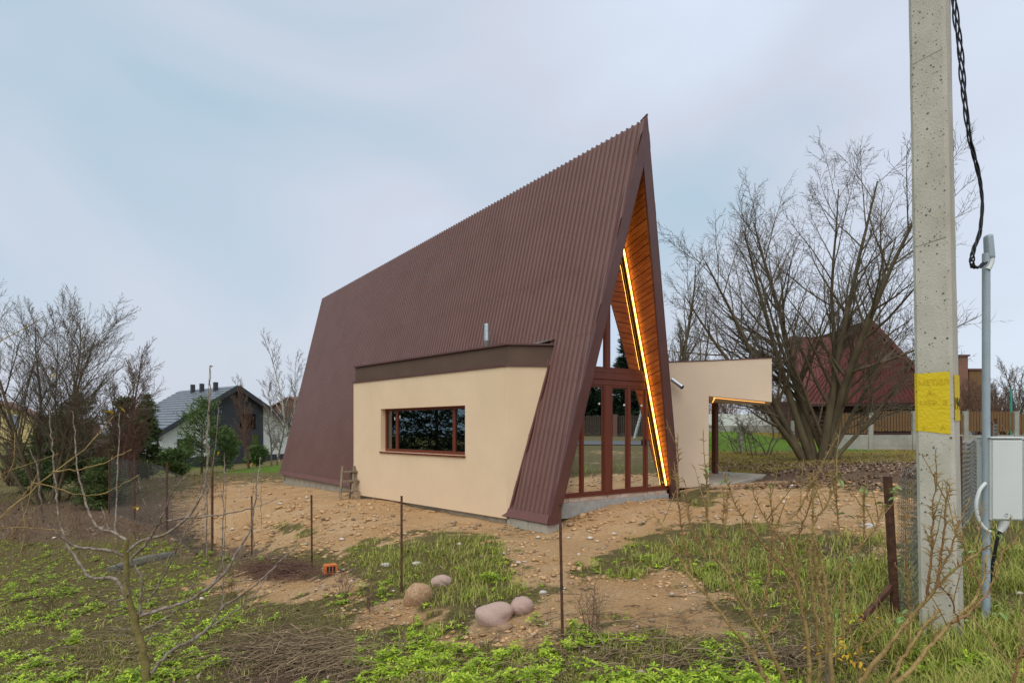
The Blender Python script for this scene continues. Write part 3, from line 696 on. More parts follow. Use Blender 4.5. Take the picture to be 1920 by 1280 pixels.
small_house('small_house', 'small yellow rendered house half cut off beyond the bare tree', -12, 812, 62, 6.5, 8, 1.7, 1.6, .5, M['ywall'], M['brickb'])
small_house('small_house', 'low brown house with flat dark sheds beside the yellow house', 70, 815, 66, 8, 5, 1.2, .8, .2, M['brickb'], M['log'])
small_house('small_house', 'distant house with brown roof rising behind the charcoal gable', 545, 800, 85, 9, 8, 2.2, 1.9, -.35, M['brickb'], M['brickb'], 1)

# --- barn with maroon sheet roof and dark log walls
bp_ = at_d(1635, 842, 40.0)
BN = thing('log_barn', 'dark log barn under a big maroon ribbed metal roof', 'barn', (bp_[0], bp_[1], bp_[2]), -.06)
bh = 3.05; top = 8.5-bp_[2]+.45
MBR = lambda: MB()
for k in range(11):          # stacked logs
    z = .15+k*.285
    b = MB(); b.tube([(-4.3, 0, z), (4.6, 0, z)], .15, 8); b.go('log', M['log'], BN)
MB().box(-4.25, 4.5, .05, 7.5, -.8, bh+.3).go('inner_wall', M['log'], BN)
# gable clad in ribbed sheets, apex slightly right of the middle
def ribbed(P0, P1, P2, P3, n_, nm, par, h=.035, m='maroon'):
    """ribbed quad P0,P1 bottom, P2,P3 top (P3 above P0); ribs run upwards"""
    P0, P1, P2, P3 = map(np.array, (P0, P1, P2, P3)); nn = np.cross(P1-P0, P3-P0); nn = nn/np.linalg.norm(nn)
    V = []; F = []
    for i in range(n_*4+1):
        t = i/(n_*4); hh = h*(1 if (i % 4) in (1, 2) else 0)
        V += [P0+(P1-P0)*t+nn*hh, P3+(P2-P3)*t+nn*hh]
    for i in range(n_*4): F.append((2*i, 2*i+2, 2*i+3, 2*i+1))
    return link(nm, mesh_from(nm, V, F), M[m], par)
ax_, zt_ = -.55, top
er = 4.75
ribbed((-.0+ax_-4.6, -.55, bh), (ax_, -.55, bh), (ax_, -.55, zt_), (ax_-.75, -.55, zt_-.9+0), 14, 'gable_sheet', BN)
ribbed((ax_, -.55, bh), (ax_+er, -.55, bh), (ax_+.05, -.55, zt_-.05), (ax_, -.55, zt_), 16, 'gable_sheet', BN)
ribbed((ax_-4.6, -.62, bh-.05), (ax_-1.4, -.62, bh-.05), (ax_-.8, 2.0, zt_-.75), (ax_-3.9, 2.4, zt_-.6), 14, 'roof_sheet', BN)
MB().beam((ax_, -.62, zt_+.05), (ax_+er+.3, -.62, bh-.05), .1, .3).go('bargeboard', M['maroon'], BN)
MB().beam((ax_, -.62, zt_+.05), (ax_-1.1, -.62, zt_-1.1), .1, .25).go('bargeboard', M['maroon'], BN)
ribbed((ax_+er+.3, -.6, bh-.05), (ax_+er+.3, 8, bh-.05), (ax_, 8, zt_), (ax_, -.6, zt_), 20, 'roof_sheet', BN)
MB().box(ax_-4.65, ax_+er+.3, -.75, -.5, bh-.22, bh-.04).go('eave_board', M['log'], BN)
MB().box(4.2, 5.6, 1.0, 6, -.8, bh+1.4).go('side_wing', M['log'], BN)
ribbed((4.0, .6, bh+1.0), (5.8, .6, bh+1.0), (5.8, 3.5, bh+3.0), (4.0, 3.5, bh+3.0), 6, 'side_roof', BN)

# --- stepped brick buildings beyond the fence, right
def block_house(label, u0_, u1_, vt, d, dp_, mt, steps=()):
    a = at_d(u0_, vt, d); c = at_d(u1_, vt, d); T = thing('brick_building', label, 'building', ((a[0]+c[0])/2, d, .5))
    w_ = (c[0]-a[0])/2; MB().box(-w_, w_, 0, dp_, -1, a[2]-.5).go('wall', M[mt], T)
    MB().box(-w_-.15, w_+.15, -.15, dp_+.15, a[2]-.498, a[2]-.3).go('parapet', M['trim'], T)
    for x in np.linspace(-w_*.6, w_*.6, 3): 
        f_ = MB().box(x-.5, x+.5, -.05, .02, 2.2, 3.6).go('window', M['wwall'], T); MB().box(x-.4, x+.4, -.07, -.052, 2.3, 3.5).go('pane', M['glassd'], f_)
    return T
block_house('tall reddish brick building part standing beyond the far fence', 1780, 1815, 668, 70, 6, 'brickb')
block_house('lower tan brick building stepping down beside the reddish one', 1817, 1842, 694, 72, 6, 'picket')

# ================================================================== FENCES IN THE DISTANCE (right)
FE = thing('panel_fence', 'concrete panel fence topped with brown wooden pickets by the barn', 'fence', (0, 0, 0))
pu = [1556, 1632, 1714, 1810, 1905, 2010, 2130]; fpd = [30, 30, 30.2, 30.4, 30.6, 30.8, 31]
FP = [np.array([(u-U0)/FPX*d, d]) for u, d in zip(pu, fpd)]
fz = [at_d(u, 843, d)[2] for u, d in zip(pu, fpd)]
for k, p in enumerate(FP):
    MB().box(p[0]-.11, p[0]+.11, p[1]-.08, p[1]+.08, fz[k]-.5, fz[k]+1.95).go('post', M['panel'], FE, bevel=.01)
pkm = mesh_from('picket', MB().box(-.055, .055, -.012, .012, 0, 1.0).V, MB().box(-.055, .055, -.012, .012, 0, 1.0).F); pkm.materials.append(M['picket'])
for k in range(len(FP)-1):
    a, c = FP[k], FP[k+1]; t = (c-a)/np.linalg.norm(c-a); ln = np.linalg.norm(c-a); ang = math.atan2(t[1], t[0]); z = (fz[k]+fz[k+1])/2; up = .12 if k in (1, 3) else 0
    for j in range(2):
        q0, q1 = a+t*.115, c-t*.115
        MB().hexa([(*(q0-[0, .03]), z-.35+j*.55), (*(q1-[0, .03]), z-.35+j*.55), (*(q1+[0, .03]), z-.35+j*.55), (*(q0+[0, .03]), z-.35+j*.55)] + [(*(q0-[0, .03]), z+.195+j*.55), (*(q1-[0, .03]), z+.195+j*.55), (*(q1+[0, .03]), z+.195+j*.55), (*(q0+[0, .03]), z+.195+j*.55)]).go('concrete_panel', M['panel'], FE, bevel=.012)
    for zz in (.98, 1.62): MB().beam((*(a+t*.12+[0, .03]), z+zz+up), (*(c-t*.12+[0, .03]), z+zz+up), .04, .07).go('rail', M['picket'], FE)
    x = .2
    while x < ln-.16:
        q = a+t*x; o = bpy.data.objects.new('picket', pkm); COL.objects.link(o); o.parent = FE; o.location = (q[0], q[1]-.005, z+.80+up+rs.rand()*.03); o.rotation_euler = (0, 0, ang); x += .155
WF = thing('white_wall', 'long low white boundary wall beyond the green lawn', 'wall', (0, 0, 0))
for k in range(6):
    u_a, u_b = 1300+k*45, 1344.5+k*45; A = at_d(u_a, 808, 45); B = at_d(u_b, 808, 45)
    MB().box(A[0], B[0], 45, 45.2, A[2]-.6, A[2]+.42).go('base_panel', M['panel'], WF); MB().box(A[0], B[0], 45.02, 45.18, A[2]+.425, A[2]+1.28).go('white_panel', M['wwall'], WF)
for lab, u, vt, vb, d, mt, r_ in (('grey wooden stake standing in the lawn beside the tree clump', 1486, 788, 843, 27, 'panel', .09), ('short grey stake among the small fruit trees', 1389, 803, 842, 26, 'panel', .08), ('thin turquoise pole behind the picket fence', 1896, 728, 790, 34, 'turq', .05)):
    a = at_d(u, vb, d); c = at_d(u, vt, d); T = MB(); T.tube([(a[0], a[1], g1(a[0], a[1])-.3), ((a[0]+c[0])/2, a[1], (a[2]+c[2])/2), c], [r_, r_, r_*.9], 8)
    T.go('stake', M[mt], None, smooth=True, label=lab, category='post')

# ================================================================== BARE TREES
def rot(v, k, a): return v*math.cos(a)+np.cross(k, v)*math.sin(a)+k*(k@v)*(1-math.cos(a))
class Tree:
    def __init__(s, seed): s.r = np.random.RandomState(seed); s.big = []; s.bigr = []; s.tw = []; s.twr = []
    def grow(s, p, d, L, r, lev, cfg):
        R = s.r; n_ = cfg['n'][lev]; st = L/(n_-1); pts = [p.copy()]; dd = d/np.linalg.norm(d); dirs = [dd]
        for i in range(n_-1):
            dd = dd+R.normal(0, cfg['wob'][lev], 3)+np.array([0, 0, cfg['up'][lev]]); dd /= np.linalg.norm(dd); pts.append(pts[-1]+dd*st); dirs.append(dd)
        tt_ = np.linspace(0, 1, n_); rr = r*(1-cfg['tap'][lev]*tt_)
        (s.big if lev <= cfg['split'] else s.tw).append(np.array(pts)); (s.bigr if lev <= cfg['split'] else s.twr).append(rr)
        if lev+1 < len(cfg['n']):
            m = cfg['kids'][lev]; m = m if L > .1 else 0
            for j in range(m):
                t = cfg['t0'][lev]+(1-cfg['t0'][lev])*(j+R.rand())/m; i = min(int(t*(n_-1)), n_-2); f_ = t*(n_-1)-i
                q = pts[i]*(1-f_)+pts[i+1]*f_; dv = dirs[i+1]
                k = np.cross(dv, R.normal(0, 1, 3)); k /= np.linalg.norm(k)+1e-9
                nd = rot(dv, k, rad(cfg['ang'][lev])*(.7+.6*R.rand()))
                s.grow(q, nd, L*cfg['ratio'][lev]*(1-.55*t)*(.7+.6*R.rand()), max(np.interp(t, tt_, rr)*cfg['rr'][lev], cfg['rmin']), lev+1, cfg)
    def build(s, T, bark, twig, kb=7, kt=3):
        V, F = tubes(s.big, s.bigr, kb); link('trunk', mesh_from('trunk', V, F), M[bark], T, smooth=True)
        V, F = tubes(s.tw, s.twr, kt); link('crown', mesh_from('crown', V, F), M[twig], T)
CFG = dict(n=[9, 8, 6, 4], wob=[.05, .06, .075, .09], up=[.03, .03, .045, .03], tap=[.85, .85, .8, .7], kids=[11, 9, 5], t0=[.22, .18, .15], ang=[36, 36, 38], ratio=[.50, .46, .50], rr=[.52, .5, .5], rmin=.006, split=1)
def bare_tree(name, label, base, stems, seed, cfg=None, bark='bark', twig='twig', group=None, sink=.25):
    """stems: (dx,dy tilt, length, radius)"""
    c = dict(CFG); c.update(cfg or {})
    T = thing(name, label, 'tree', base, 0, group); t = Tree(seed)
    for dx, dy, L, r, ox, oy in stems:
        t.grow(np.array([ox, oy, -sink]), np.array([dx, dy, 1.0]), L, r, 0, c)
    t.build(T, bark, twig); return T
# big clump right
b_ = at_d(1540, 866, 20); rr = np.random.RandomState(5)
st = []
for k, (dx, L, r) in enumerate([(-.98, 7.4, .12), (-.66, 8.0, .13), (-.38, 8.5, .14), (-.14, 9.0, .16), (.06, 9.4, .14), (.20, 9.2, .16), (.38, 8.0, .12), (.62, 6.4, .09), (.95, 5.6, .08), (-.5, 8.0, .09), (.12, 9.4, .11), (-.8, 6.4, .08)]):
    st.append((dx*.86, (rr.rand()-.5)*.8, L*.96, r, -.42+.075*k+.02, (rr.rand()-.5)*.5))
bare_tree('bare_tree', 'big bare multi-stemmed tree fanning out in front of the maroon barn', (b_[0], b_[1], g1(b_[0], b_[1])), st, 11, dict(kids=[17, 12, 6], ratio=[.46, .46, .48], rmin=.0065, ang=[40, 38, 40], up=[.035, .03, .045, .03]))
# big clump left
b_ = at_d(92, 952, 21); st = []
for k, (dx, L, r) in enumerate([(-.75, 5.8, .065), (-.45, 6.2, .07), (-.22, 6.5, .08), (.02, 6.7, .08), (.2, 6.6, .085), (.38, 6.5, .08), (.6, 6.0, .065), (.85, 5.3, .06), (.1, 6.0, .055)]):
    st.append((dx*.84, (rr.rand()-.5)*.5, L, r, -.3+.07*k, (rr.rand()-.5)*.5))
bare_tree('bare_tree', 'large bare multi-stemmed tree standing among the dark conifers', (b_[0], b_[1], g1(b_[0], b_[1])), st, 23, dict(kids=[20, 11, 6], ratio=[.50, .48, .5], rmin=.0065, ang=[36, 34, 36], up=[.03, .03, .05, .03]))
# slender trees beside / behind the house
slim = dict(kids=[22, 8, 4], ang=[30, 30, 35], ratio=[.30, .45, .5], up=[.0, .08, .05, .02], rmin=.008, n=[10, 6, 5, 3])
def slim_tree(label, u, vb, d, h_, seed, n_=2, bark='bark', twig='twig', cfg=None, name='bare_tree'):
    p = at_d(u, vb, d); z = g1(p[0], p[1]); q = np.random.RandomState(seed)
    c = dict(slim); c.update(cfg or {})
    return bare_tree(name, label, (p[0], p[1], z), [((q.rand()-.5)*.35, (q.rand()-.5)*.3, h_*(1-.15*k), h_*.013, (q.rand()-.5)*.4, 0) for k in range(n_)], seed, c, bark, twig)
slim_tree('slender bare tree rising just behind the right roof edge', 1262, 830, 28, 10.2, 31, 5)
slim_tree('second slender bare tree seen over the cream canopy', 1300, 830, 34, 8.0, 32, 3)
slim_tree('pale young birch beyond the far end of the brown roof', 548, 850, 48, 9.5, 33, 2, 'birch', 'twigr', dict(rmin=.011), 'birch_tree')
slim_tree('small reddish birch left of the other one, beside the charcoal gable', 527, 850, 50, 6.6, 34, 1, 'birch', 'twigr', dict(rmin=.011), 'birch_tree')
slim_tree('thin reddish bare tree in front of the charcoal gable wall', 472, 880, 34, 5.0, 35, 2, 'twigr', 'twigr', dict(rmin=.009))
slim_tree('small bare tree against the white gable wall beside the roof', 512, 880, 36, 4.4, 36, 2, 'twig', 'twig', dict(ang=[48, 40, 40]))
slim_tree('reddish bare bush growing between the conifers', 235, 915, 24, 5.6, 37, 5, 'twigr', 'twigr', dict(rmin=.009))
slim_tree('reddish brown thicket bush below the dark conifers', 215, 930, 21, 3.4, 38, 8, 'twigr', 'twigr', dict(ang=[40, 40, 40]))
for lab, u, vb, d, h_, sd_ in (('small gnarled fruit tree on the lawn beside the porch column', 1383, 843, 25, 2.3, 41), ('small leaning fruit tree on the lawn between the porch and the tree clump', 1440, 848, 24, 2.6, 42), ('spindly sapling between the two small fruit trees', 1418, 850, 23.5, 2.2, 43)):
    slim_tree(lab, u, vb, d, h_, sd_, 3, 'twig', 'twig', dict(kids=[8, 6, 4], ang=[55, 50, 40], ratio=[.55, .5, .5], wob=[.2, .2, .2, .2], t0=[.3, .2, .2]), 'fruit_tree')
slim_tree('tall bare tree at the right end of the picket fence', 1912, 790, 42, 6.5, 44, 4, 'twig', 'twig', dict(rmin=.011))
slim_tree('bare tree with pale twigs behind the brick buildings', 1880, 790, 50, 5.2, 45, 4, 'twig', 'twig', dict(rmin=.012))
for k, (lab, u, d, h_) in enumerate([('brownish bare shrub filling the gap left of the barn', 1470, 38, 4.2), ('low brownish bush right behind the canopy end', 1500, 36, 3.6), ('dark bare bush behind the canopy, over the white wall', 1425, 48, 4.2), ('dense bare bush right of the pole above the picket fence', 1835, 36, 4.0), ('second dense bare bush above the picket fence', 1790, 38, 4.0), ('third dense bare bush above the picket fence, by the turquoise pole', 1880, 38, 3.9), ('twiggy bush behind the white wall beside the porch column', 1365, 50, 3.6)]):
    slim_tree(lab, u, 815, d, h_, 50+k, 11, 'twigr', 'twigr', dict(kids=[14, 8, 4], ang=[38, 40, 40], ratio=[.45, .5, .5], rmin=.011), 'bare_bush')
for k, (lab, u, d, h_) in enumerate([('brown thicket bush at the far left edge before the yellow house', 20, 34, 3.0), ('brown thicket bush between the yellow house and the bare tree', 75, 36, 3.0), ('low brown thicket behind the bare tree clump', 120, 40, 3.2), ('low brown thicket at the left edge beside the fallow strip', -30, 28, 2.6), ('reddish thicket beyond the spruces', 205, 42, 4.4)]):
    slim_tree(lab, u, 880, d, h_, 150+k, 12, 'twigr', 'twigr', dict(kids=[14, 8, 4], ang=[42, 40, 40], ratio=[.5, .5, .5], rmin=.011), 'bare_bush')
# distant bare wood closing the horizon
wt = Tree(77); q = np.random.RandomState(9)
for k in range(270):
    side = k % 3
    if side == 0: u = q.uniform(-200, 640); d = q.uniform(75, 120); h_ = q.uniform(3.5, 6)
    elif side == 1: u = q.uniform(1220, 2150); d = q.uniform(62, 95); h_ = q.uniform(3.5, 6.0)
    else: u = q.uniform(-900, 2900); d = q.uniform(110, 150); h_ = q.uniform(6, 8)
    x = (u-U0)/FPX*d
    wt.grow(np.array([x, d, g1(x, d)-.3]), np.array([q.normal(0, .1), 0, 1]), h_, .06, 0, dict(CFG, n=[5, 4, 3], kids=[16, 7], ang=[40, 40], ratio=[.5, .5], rmin=.026, t0=[.1, .1], split=9))
V, F = tubes(wt.big, wt.bigr, 3); link('distant_wood', mesh_from('distant_wood', V, F), M['twigr'], kind='stuff', label='distant bare brown wood along the horizon', category='wood')

# ================================================================== CONIFERS
def conifer(name, label, base, h_, w_, seed, m='spruce', pine=False, cnt=9000, needle=.16):
    R = np.random.RandomState(seed); T = thing(name, label, 'tree', base)
    tr = [np.array([0, 0, -.3]), np.array([.02, 0, h_*.4]), np.array([0, .02, h_*.98])]; br = []; brr = []; pts = []; dv = []
    nb = int(18*h_)
    for k in range(nb):
        t = (k+R.rand())/nb; t = t**.9; z = h_*(.06+.92*t); a = R.rand()*6.283
        prof_ = (1-t)**.75 if not pine else (math.sin(min(1, (t*.95+.12))*math.pi))**.6*(.85)
        L = w_/2*prof_*(.55+.6*R.rand())+.08; up = (-.15+.55*t) if not pine else (.25+.55*t)
        d = np.array([math.cos(a), math.sin(a), up+R.normal(0, .12)]); d /= np.linalg.norm(d)
        P = [np.array([0, 0, z])+d*L*q+np.array([0, 0, (.12 if pine else .06)*L*q*q]) for q in (0, .35, .7, 1)]
        br.append(np.array(P)); brr.append(np.linspace(.012+.006*L, .004, 4))
        m_ = max(4, int(cnt/nb*L/(w_*.30)))
        q = R.rand(m_)**.7*.95+.05 if not pine else R.rand(m_)**.45
        base_ = np.array(P[0])+(np.array(P[3])-np.array(P[0]))*q[:, None]
        sp = .10*L+.06
        pts.append(base_+R.normal(0, 1, (m_, 3))*np.array([sp, sp, sp*.55])); dd = d+R.normal(0, .55, (m_, 3)); dd[:, 2] += .35 if pine else -.05; dv.append(dd)
    P = np.concatenate(pts); D = np.concatenate(dv); D /= np.linalg.norm(D, axis=1, keepdims=True)
    X = np.cross(D, R.normal(0, 1, D.shape)); X /= np.linalg.norm(X, axis=1, keepdims=True)+1e-9
    Ln = needle*(.6+.8*R.rand(len(P)))[:, None]; W_ = Ln*.13
    V = np.stack([P-X*W_, P+X*W_, P+D*Ln], 1).reshape(-1, 3); F = np.arange(len(V)).reshape(-1, 3)
    V1, F1 = tubes([np.array(tr)]+br, [np.array([.02*h_*.7, .014*h_*.7, .01])]+brr if False else [np.array([.016*h_, .010*h_, .01])]+brr, 5)
    link('trunk', mesh_from('trunk', V1, F1), M['bark'], T); link('crown', mesh_from('crown', V, F), M[m], T)
    return T
def con(label, u, vb, vt, d, wpx, seed, m='spruce', pine=False, name='spruce_tree', cnt=9000):
    p = at_d(u, vb, d); z = g1(p[0], p[1]); h_ = (ZC-(vt-V0)*d/FPX)-z; return conifer(name, label, (p[0], p[1], z), h_, wpx*d/FPX, seed, m, pine, int(cnt*1.9), .0056*d)
con('dark broad spruce directly behind the bare multi-stemmed tree', 150, 930, 735, 25, 150, 61, cnt=11000)
con('dark spruce right of the broad one, beside the reddish bush', 232, 925, 742, 27, 110, 62)
con('spruce with a thin pointed top left of the charcoal house', 275, 915, 738, 29, 60, 63, cnt=6000)
con('low dark spruce at the left of the conifer group', 85, 925, 790, 28, 90, 64, cnt=7000)
con('bushy green pine standing before the charcoal house', 378, 890, 740, 30, 96, 65, 'pine', True, 'pine_tree', 2300)
con('smaller pine leaning over beside the charcoal cladding', 422, 888, 800, 32, 46, 66, 'pine', True, 'pine_tree', 1300)
con('little young pine in front of the charcoal gable corner', 480, 878, 840, 36, 36, 67, 'pine', True, 'pine_tree', 1800)
con('low young pine at the foot of the white wall, left of the bushy pine', 330, 900, 845, 27, 50, 68, 'pine', True, 'pine_tree', 2600)
con('low dark spruce behind the wire mesh panel', 195, 945, 860, 20, 80, 69, cnt=5000)

for k, (x_, y_, h_) in enumerate([(-23, 13, 8), (-26, 18, 9.5), (-24, 23, 8.5), (-28, 10, 9), (-30, 15, 10), (-30, 22, 10), (-25, 6, 9)]):
    conifer('spruce_tree', ('dense dark spruce left of the plot, mirrored in the wing window', 'tall dark spruce left of the plot, second of the row', 'dark spruce left of the plot, third of the row', 'dark spruce left of the plot in the back row', 'tall dark spruce left of the plot, middle of the back row', 'tall dark spruce left of the plot, end of the back row', 'dark spruce left of the plot nearest the lane')[k], (x_, y_, g1(x_, y_)), h_, 5.5, 400+k, 'thuja', False, 6000, .38)
# ---- across the road on the right: what the front glass mirrors
RF = thing('board_fence', 'dark board fence across the road on the right', 'fence', (46, 6, 0), .12)
bm = mesh_from('board', MB().box(-.012, .012, -.07, .07, 0, 1.9).V, MB().box(-.012, .012, -.07, .07, 0, 1.9).F); bm.materials.append(M['picketd'])
for k in range(150):
    y = -14+k*.19; x_, y_ = 46-y*math.sin(.12), 6+y*math.cos(.12); z = float(gz(np.array([x_]), np.array([y_]), False)[0]); o = bpy.data.objects.new('board', bm); COL.objects.link(o); o.parent = RF; o.location = (0, y, z+.05+.03*math.sin(k*1.7))
for k in range(8): 
    y = -14+k*4; z = 1.0; MB().box(-.2, .2, y-.2, y+.2, z-.6, z+2.15).go('pier', M['brickb'], RF)
for lab, x, y, h_, w_, sd_ in (('tall dark thuja across the road by the board fence', 50, 4.5, 10.5, 4.0, 71), ('broad dark spruce across the road behind the board fence', 53, 12, 9, 6.5, 72), ('dark spruce across the road, southern end', 52, -4, 8, 6, 73), ('dense dark spruce across the road, northern end', 52, 20, 9.5, 7, 74), ('low broad spruce across the road between thuja and cottage', 50, 8.5, 7.4, 8, 76), ('low broad spruce across the road before the cottage', 50.5, 0, 7.2, 8, 77), ('low broad spruce across the road, beside the southern one', 51, -8, 6, 7, 78), ('low broad spruce across the road, beside the northern one', 50, 15, 6.6, 7, 79)):
    conifer('roadside_conifer', lab, (x, y, 1.1), h_, w_, sd_, 'thuja', False, 15000, .55)
bt = bare_tree('birch_tree', 'white leaning birch across the road before the board fence', (41, 6.5, 1.05), [(.05, .22, 9, .14, 0, 0)], 75, dict(slim, rmin=.012), 'birch', 'twigr')
b2 = thing('dark_cottage', 'dark gabled cottage across the road behind the board fence', 'house', (56, 7, 1.0), 0)
MB().box(-3, 3, -4, 4, -.5, 3).go('wall', M['log'], b2); MB().raw([(-3.4, -4.6, 2.9), (3.4, -4.6, 2.9), (3.4, 4.6, 2.9), (-3.4, 4.6, 2.9), (-3.4, 0, 5.6), (3.4, 0, 5.6)], [(0, 1, 5, 4), (2, 3, 4, 5), (0, 4, 3), (1, 2, 5)]).go('roof', M['char'], b2)

# ================================================================== UTILITY POLE, CABLE, METER CABINETS
pb = np.array([3.14, 4.40, .35]); gdir = math.atan2(pb[0], pb[1])
UP = thing('utility_pole', 'pitted concrete utility pole with a yellow painted band', 'utility pole', (pb[0], pb[1], .2), -gdir-rad(11))
def sect(z, wf=.238, wb=.215):     # rectangular, chamfered, tapering; local -y faces the camera
    k = 1-.0105*z*1.0; a, b_, c = wf/2*k, wb/2*k, .022
    lx = -.018*z*.9
    return [(x+lx, y, z) for x, y in ((-a+c, -b_), (a-c, -b_), (a, -b_+c), (a, b_-c), (a-c, b_), (-a+c, b_), (-a, b_-c), (-a, -b_+c))]
b = MB(); zs = [-.8]+list(np.linspace(0, 8.2, 42)); V = []
for z in zs:
    for (x, y, zz) in sect(z): V.append((x+rs.normal(0, .0008), y+rs.normal(0, .0008), zz))
F = [(i*8+j, i*8+(j+1) % 8, (i+1)*8+(j+1) % 8, (i+1)*8+j) for i in range(len(zs)-1) for j in range(8)]+[tuple(range(len(zs)*8-8, len(zs)*8))]
b.raw(V, F); PS = b.go('shaft', M['polec'], UP)
# flat painted pores in the concrete
pit = MB()
for k in range(420):
    z = rs.uniform(.3, 5.4); s8 = sect(z); x = rs.uniform(s8[0][0], s8[1][0]) if rs.rand() < .8 else rs.choice([s8[0][0], s8[1][0]])+rs.normal(0, .012); r = rs.choice([.0025, .003, .004, .0055, .007], p=[.4, .3, .17, .09, .04])
    y = s8[0][1]-.0012; n_ = 6; pit.raw([(x+r*(1+.5*rs.rand())*math.cos(q), y, z+r*(1+.4*rs.rand())*math.sin(q)) for q in np.arange(n_)*6.283/n_], [tuple(range(n_))])
pit.go('pore_shade', mat('pore shadowed aggregate', (.13, .12, .10)), UP, kind='stuff')  # shade inside small pits, painted as flat dark spots on the face
for z in (3.0, 4.35):       # casting seams
    a8 = sect(z); MB().raw([(a8[0][0], a8[0][1]-.0014, z-.02), (a8[1][0], a8[1][1]-.0014, z+.012), (a8[1][0], a8[1][1]-.0014, z+.018), (a8[0][0], a8[0][1]-.0014, z-.015)], [(0, 1, 2, 3)]).go('casting_seam', mat('seam', (.27, .25, .21)), UP)
zy = lambda v: (ZC-(v-V0)*pb[1]/FPX)-.2
def wrap(z0, z1, i0, i1, off, nm, m, jag=0):
    V = []; n_ = 9
    for k in range(n_):
        z = z0+(z1-z0)*k/(n_-1); s8 = sect(z); cx = sum(p[0] for p in s8)/8
        for i in range(i0, i1+1):
            p = s8[i % 8]; V.append((p[0]+np.sign(p[0]-cx)*off, p[1]+np.sign(p[1])*off, z+(rs.normal(0, jag) if k in (0, n_-1) else 0)))
    m_ = i1-i0+1; F = [(k*m_+j, k*m_+j+1, (k+1)*m_+j+1, (k+1)*m_+j) for k in range(n_-1) for j in range(m_-1)]
    return link(nm, mesh_from(nm, V, F), m, UP)
yb = wrap(zy(812), zy(697), 7, 9, .0035, 'yellow_band', M['yellow'], .006)
ys = wrap(zy(790), zy(703), 10, 11, .004, 'yellow_plate', M['yellow'], .003)
def text(body, size, m, parent, at, rotx=90, rz=0, name='lettering', sx=1):
    cu = bpy.data.curves.new('t', 'FONT'); cu.body = body; cu.size = size; cu.align_x = 'CENTER'; cu.extrude = .0006
    o = bpy.data.objects.new('t', cu); COL.objects.link(o); dg = bpy.context.evaluated_depsgraph_get(); dg.update()
    me = bpy.data.meshes.new_from_object(o.evaluated_get(dg)); bpy.data.objects.remove(o)
    q = link(name, me, m, parent); me.materials.clear(); me.materials.append(m); q.location = at; q.rotation_euler = (rad(rotx), 0, rad(rz)); q.scale = (sx, 1, 1); return q
y_ = sect(zy(750))[0][1]-.0055; xc = sum(p[0] for p in sect(zy(750)))/8
text('МЕТИЛ', .052, M['faint'], yb, (xc-.0, y_, zy(722)))
text('А-', .052, M['faint'], yb, (xc-.015, y_, zy(741)))
text('МЕР  З', .052, M['faint'], yb, (xc-.0, y_, zy(760)))
text('±      А', .05, M['faint'], yb, (xc, y_, zy(805)))
xr = max(p[0] for p in sect(zy(750)))+.0065
text('194', .125, M['black'], ys, (xr, -.01, zy(768)), 90, 90, sx=.95)

# service cable from the pole to the pipe head
def twist(path, n_, r_, seed, spread=.016):
    P = np.array(path); t = np.linspace(0, 1, len(P)); tt_ = np.linspace(0, 1, 90); C_ = np.c_[[np.interp(tt_, t, P[:, i]) for i in range(3)]].T
    for _ in range(6): C_[1:-1] = (C_[:-2]+2*C_[1:-1]+C_[2:])/4
    R = np.random.RandomState(seed); out = []
    for k in range(n_):
        ph = 6.283*k/n_; amp = spread*(.35+.9*np.abs(np.sin(tt_*9+k)*np.sin(tt_*4+1)))
        out.append(C_+np.c_[np.cos(tt_*38+ph), np.sin(tt_*38+ph), np.zeros(90)]*amp[:, None])
    return out, [np.full(90, r_)]*n_
pth = [at_d(1783, -80, 4.4), at_d(1790, 20, 4.42), at_d(1800, 100, 4.45), at_d(1808, 180, 4.47), at_d(1820, 270, 4.5), at_d(1836, 330, 4.52), at_d(1843, 380, 4.52), at_d(1838, 440, 4.52), at_d(1822, 475, 4.5), at_d(1821, 500, 4.5), at_d(1836, 503, 4.52), at_d(1848, 492, 4.54)]
P_, R_ = twist(pth, 4, .0055, 3); V, F = tubes(P_, R_, 6)
link('service_cable', mesh_from('service_cable', V, F), M['cable'], smooth=True, label='loose black twisted cable hanging from the concrete pole to the pipe head', category='cable')

pp = np.array([(1849-U0)/FPX*4.6, 4.6]); pz = g1(*pp)
PI_ = thing('pipe_post', 'grey steel pipe post carrying the meter cabinets', 'post', (pp[0], pp[1], pz))
ztop = ZC-(500-V0)*4.6/FPX-pz
b = MB(); b.tube([(0, 0, -.4), (0, 0, 1), (0, 0, 2), (0, 0, ztop+.1)], .027, 14); b.go('pipe', M['pipe'], PI_, smooth=True)
b = MB(); b.tube([(0, 0, .9), (0, 0, 1.05)], .029, 14); b.go('sleeve', M['pipe'], PI_, smooth=True)
hd = MB(); hd.hexa([(.0, -.035, ztop+.06), (.055, -.035, ztop+.05), (.055, .035, ztop+.05), (.0, .035, ztop+.06), (-.01, -.03, ztop+.24), (.04, -.03, ztop+.25), (.04, .03, ztop+.25), (-.01, .03, ztop+.24)]); hd.go('weather_head', M['pipe'], PI_, bevel=.018)
b = MB(); b.tube([(.035, -.01, ztop+.06), (.03, -.012, ztop+.03), (.015, -.015, ztop+.0), (-.005, -.018, ztop-.03)], .02, 12); b.go('spout', M['boxm'], PI_, smooth=True)
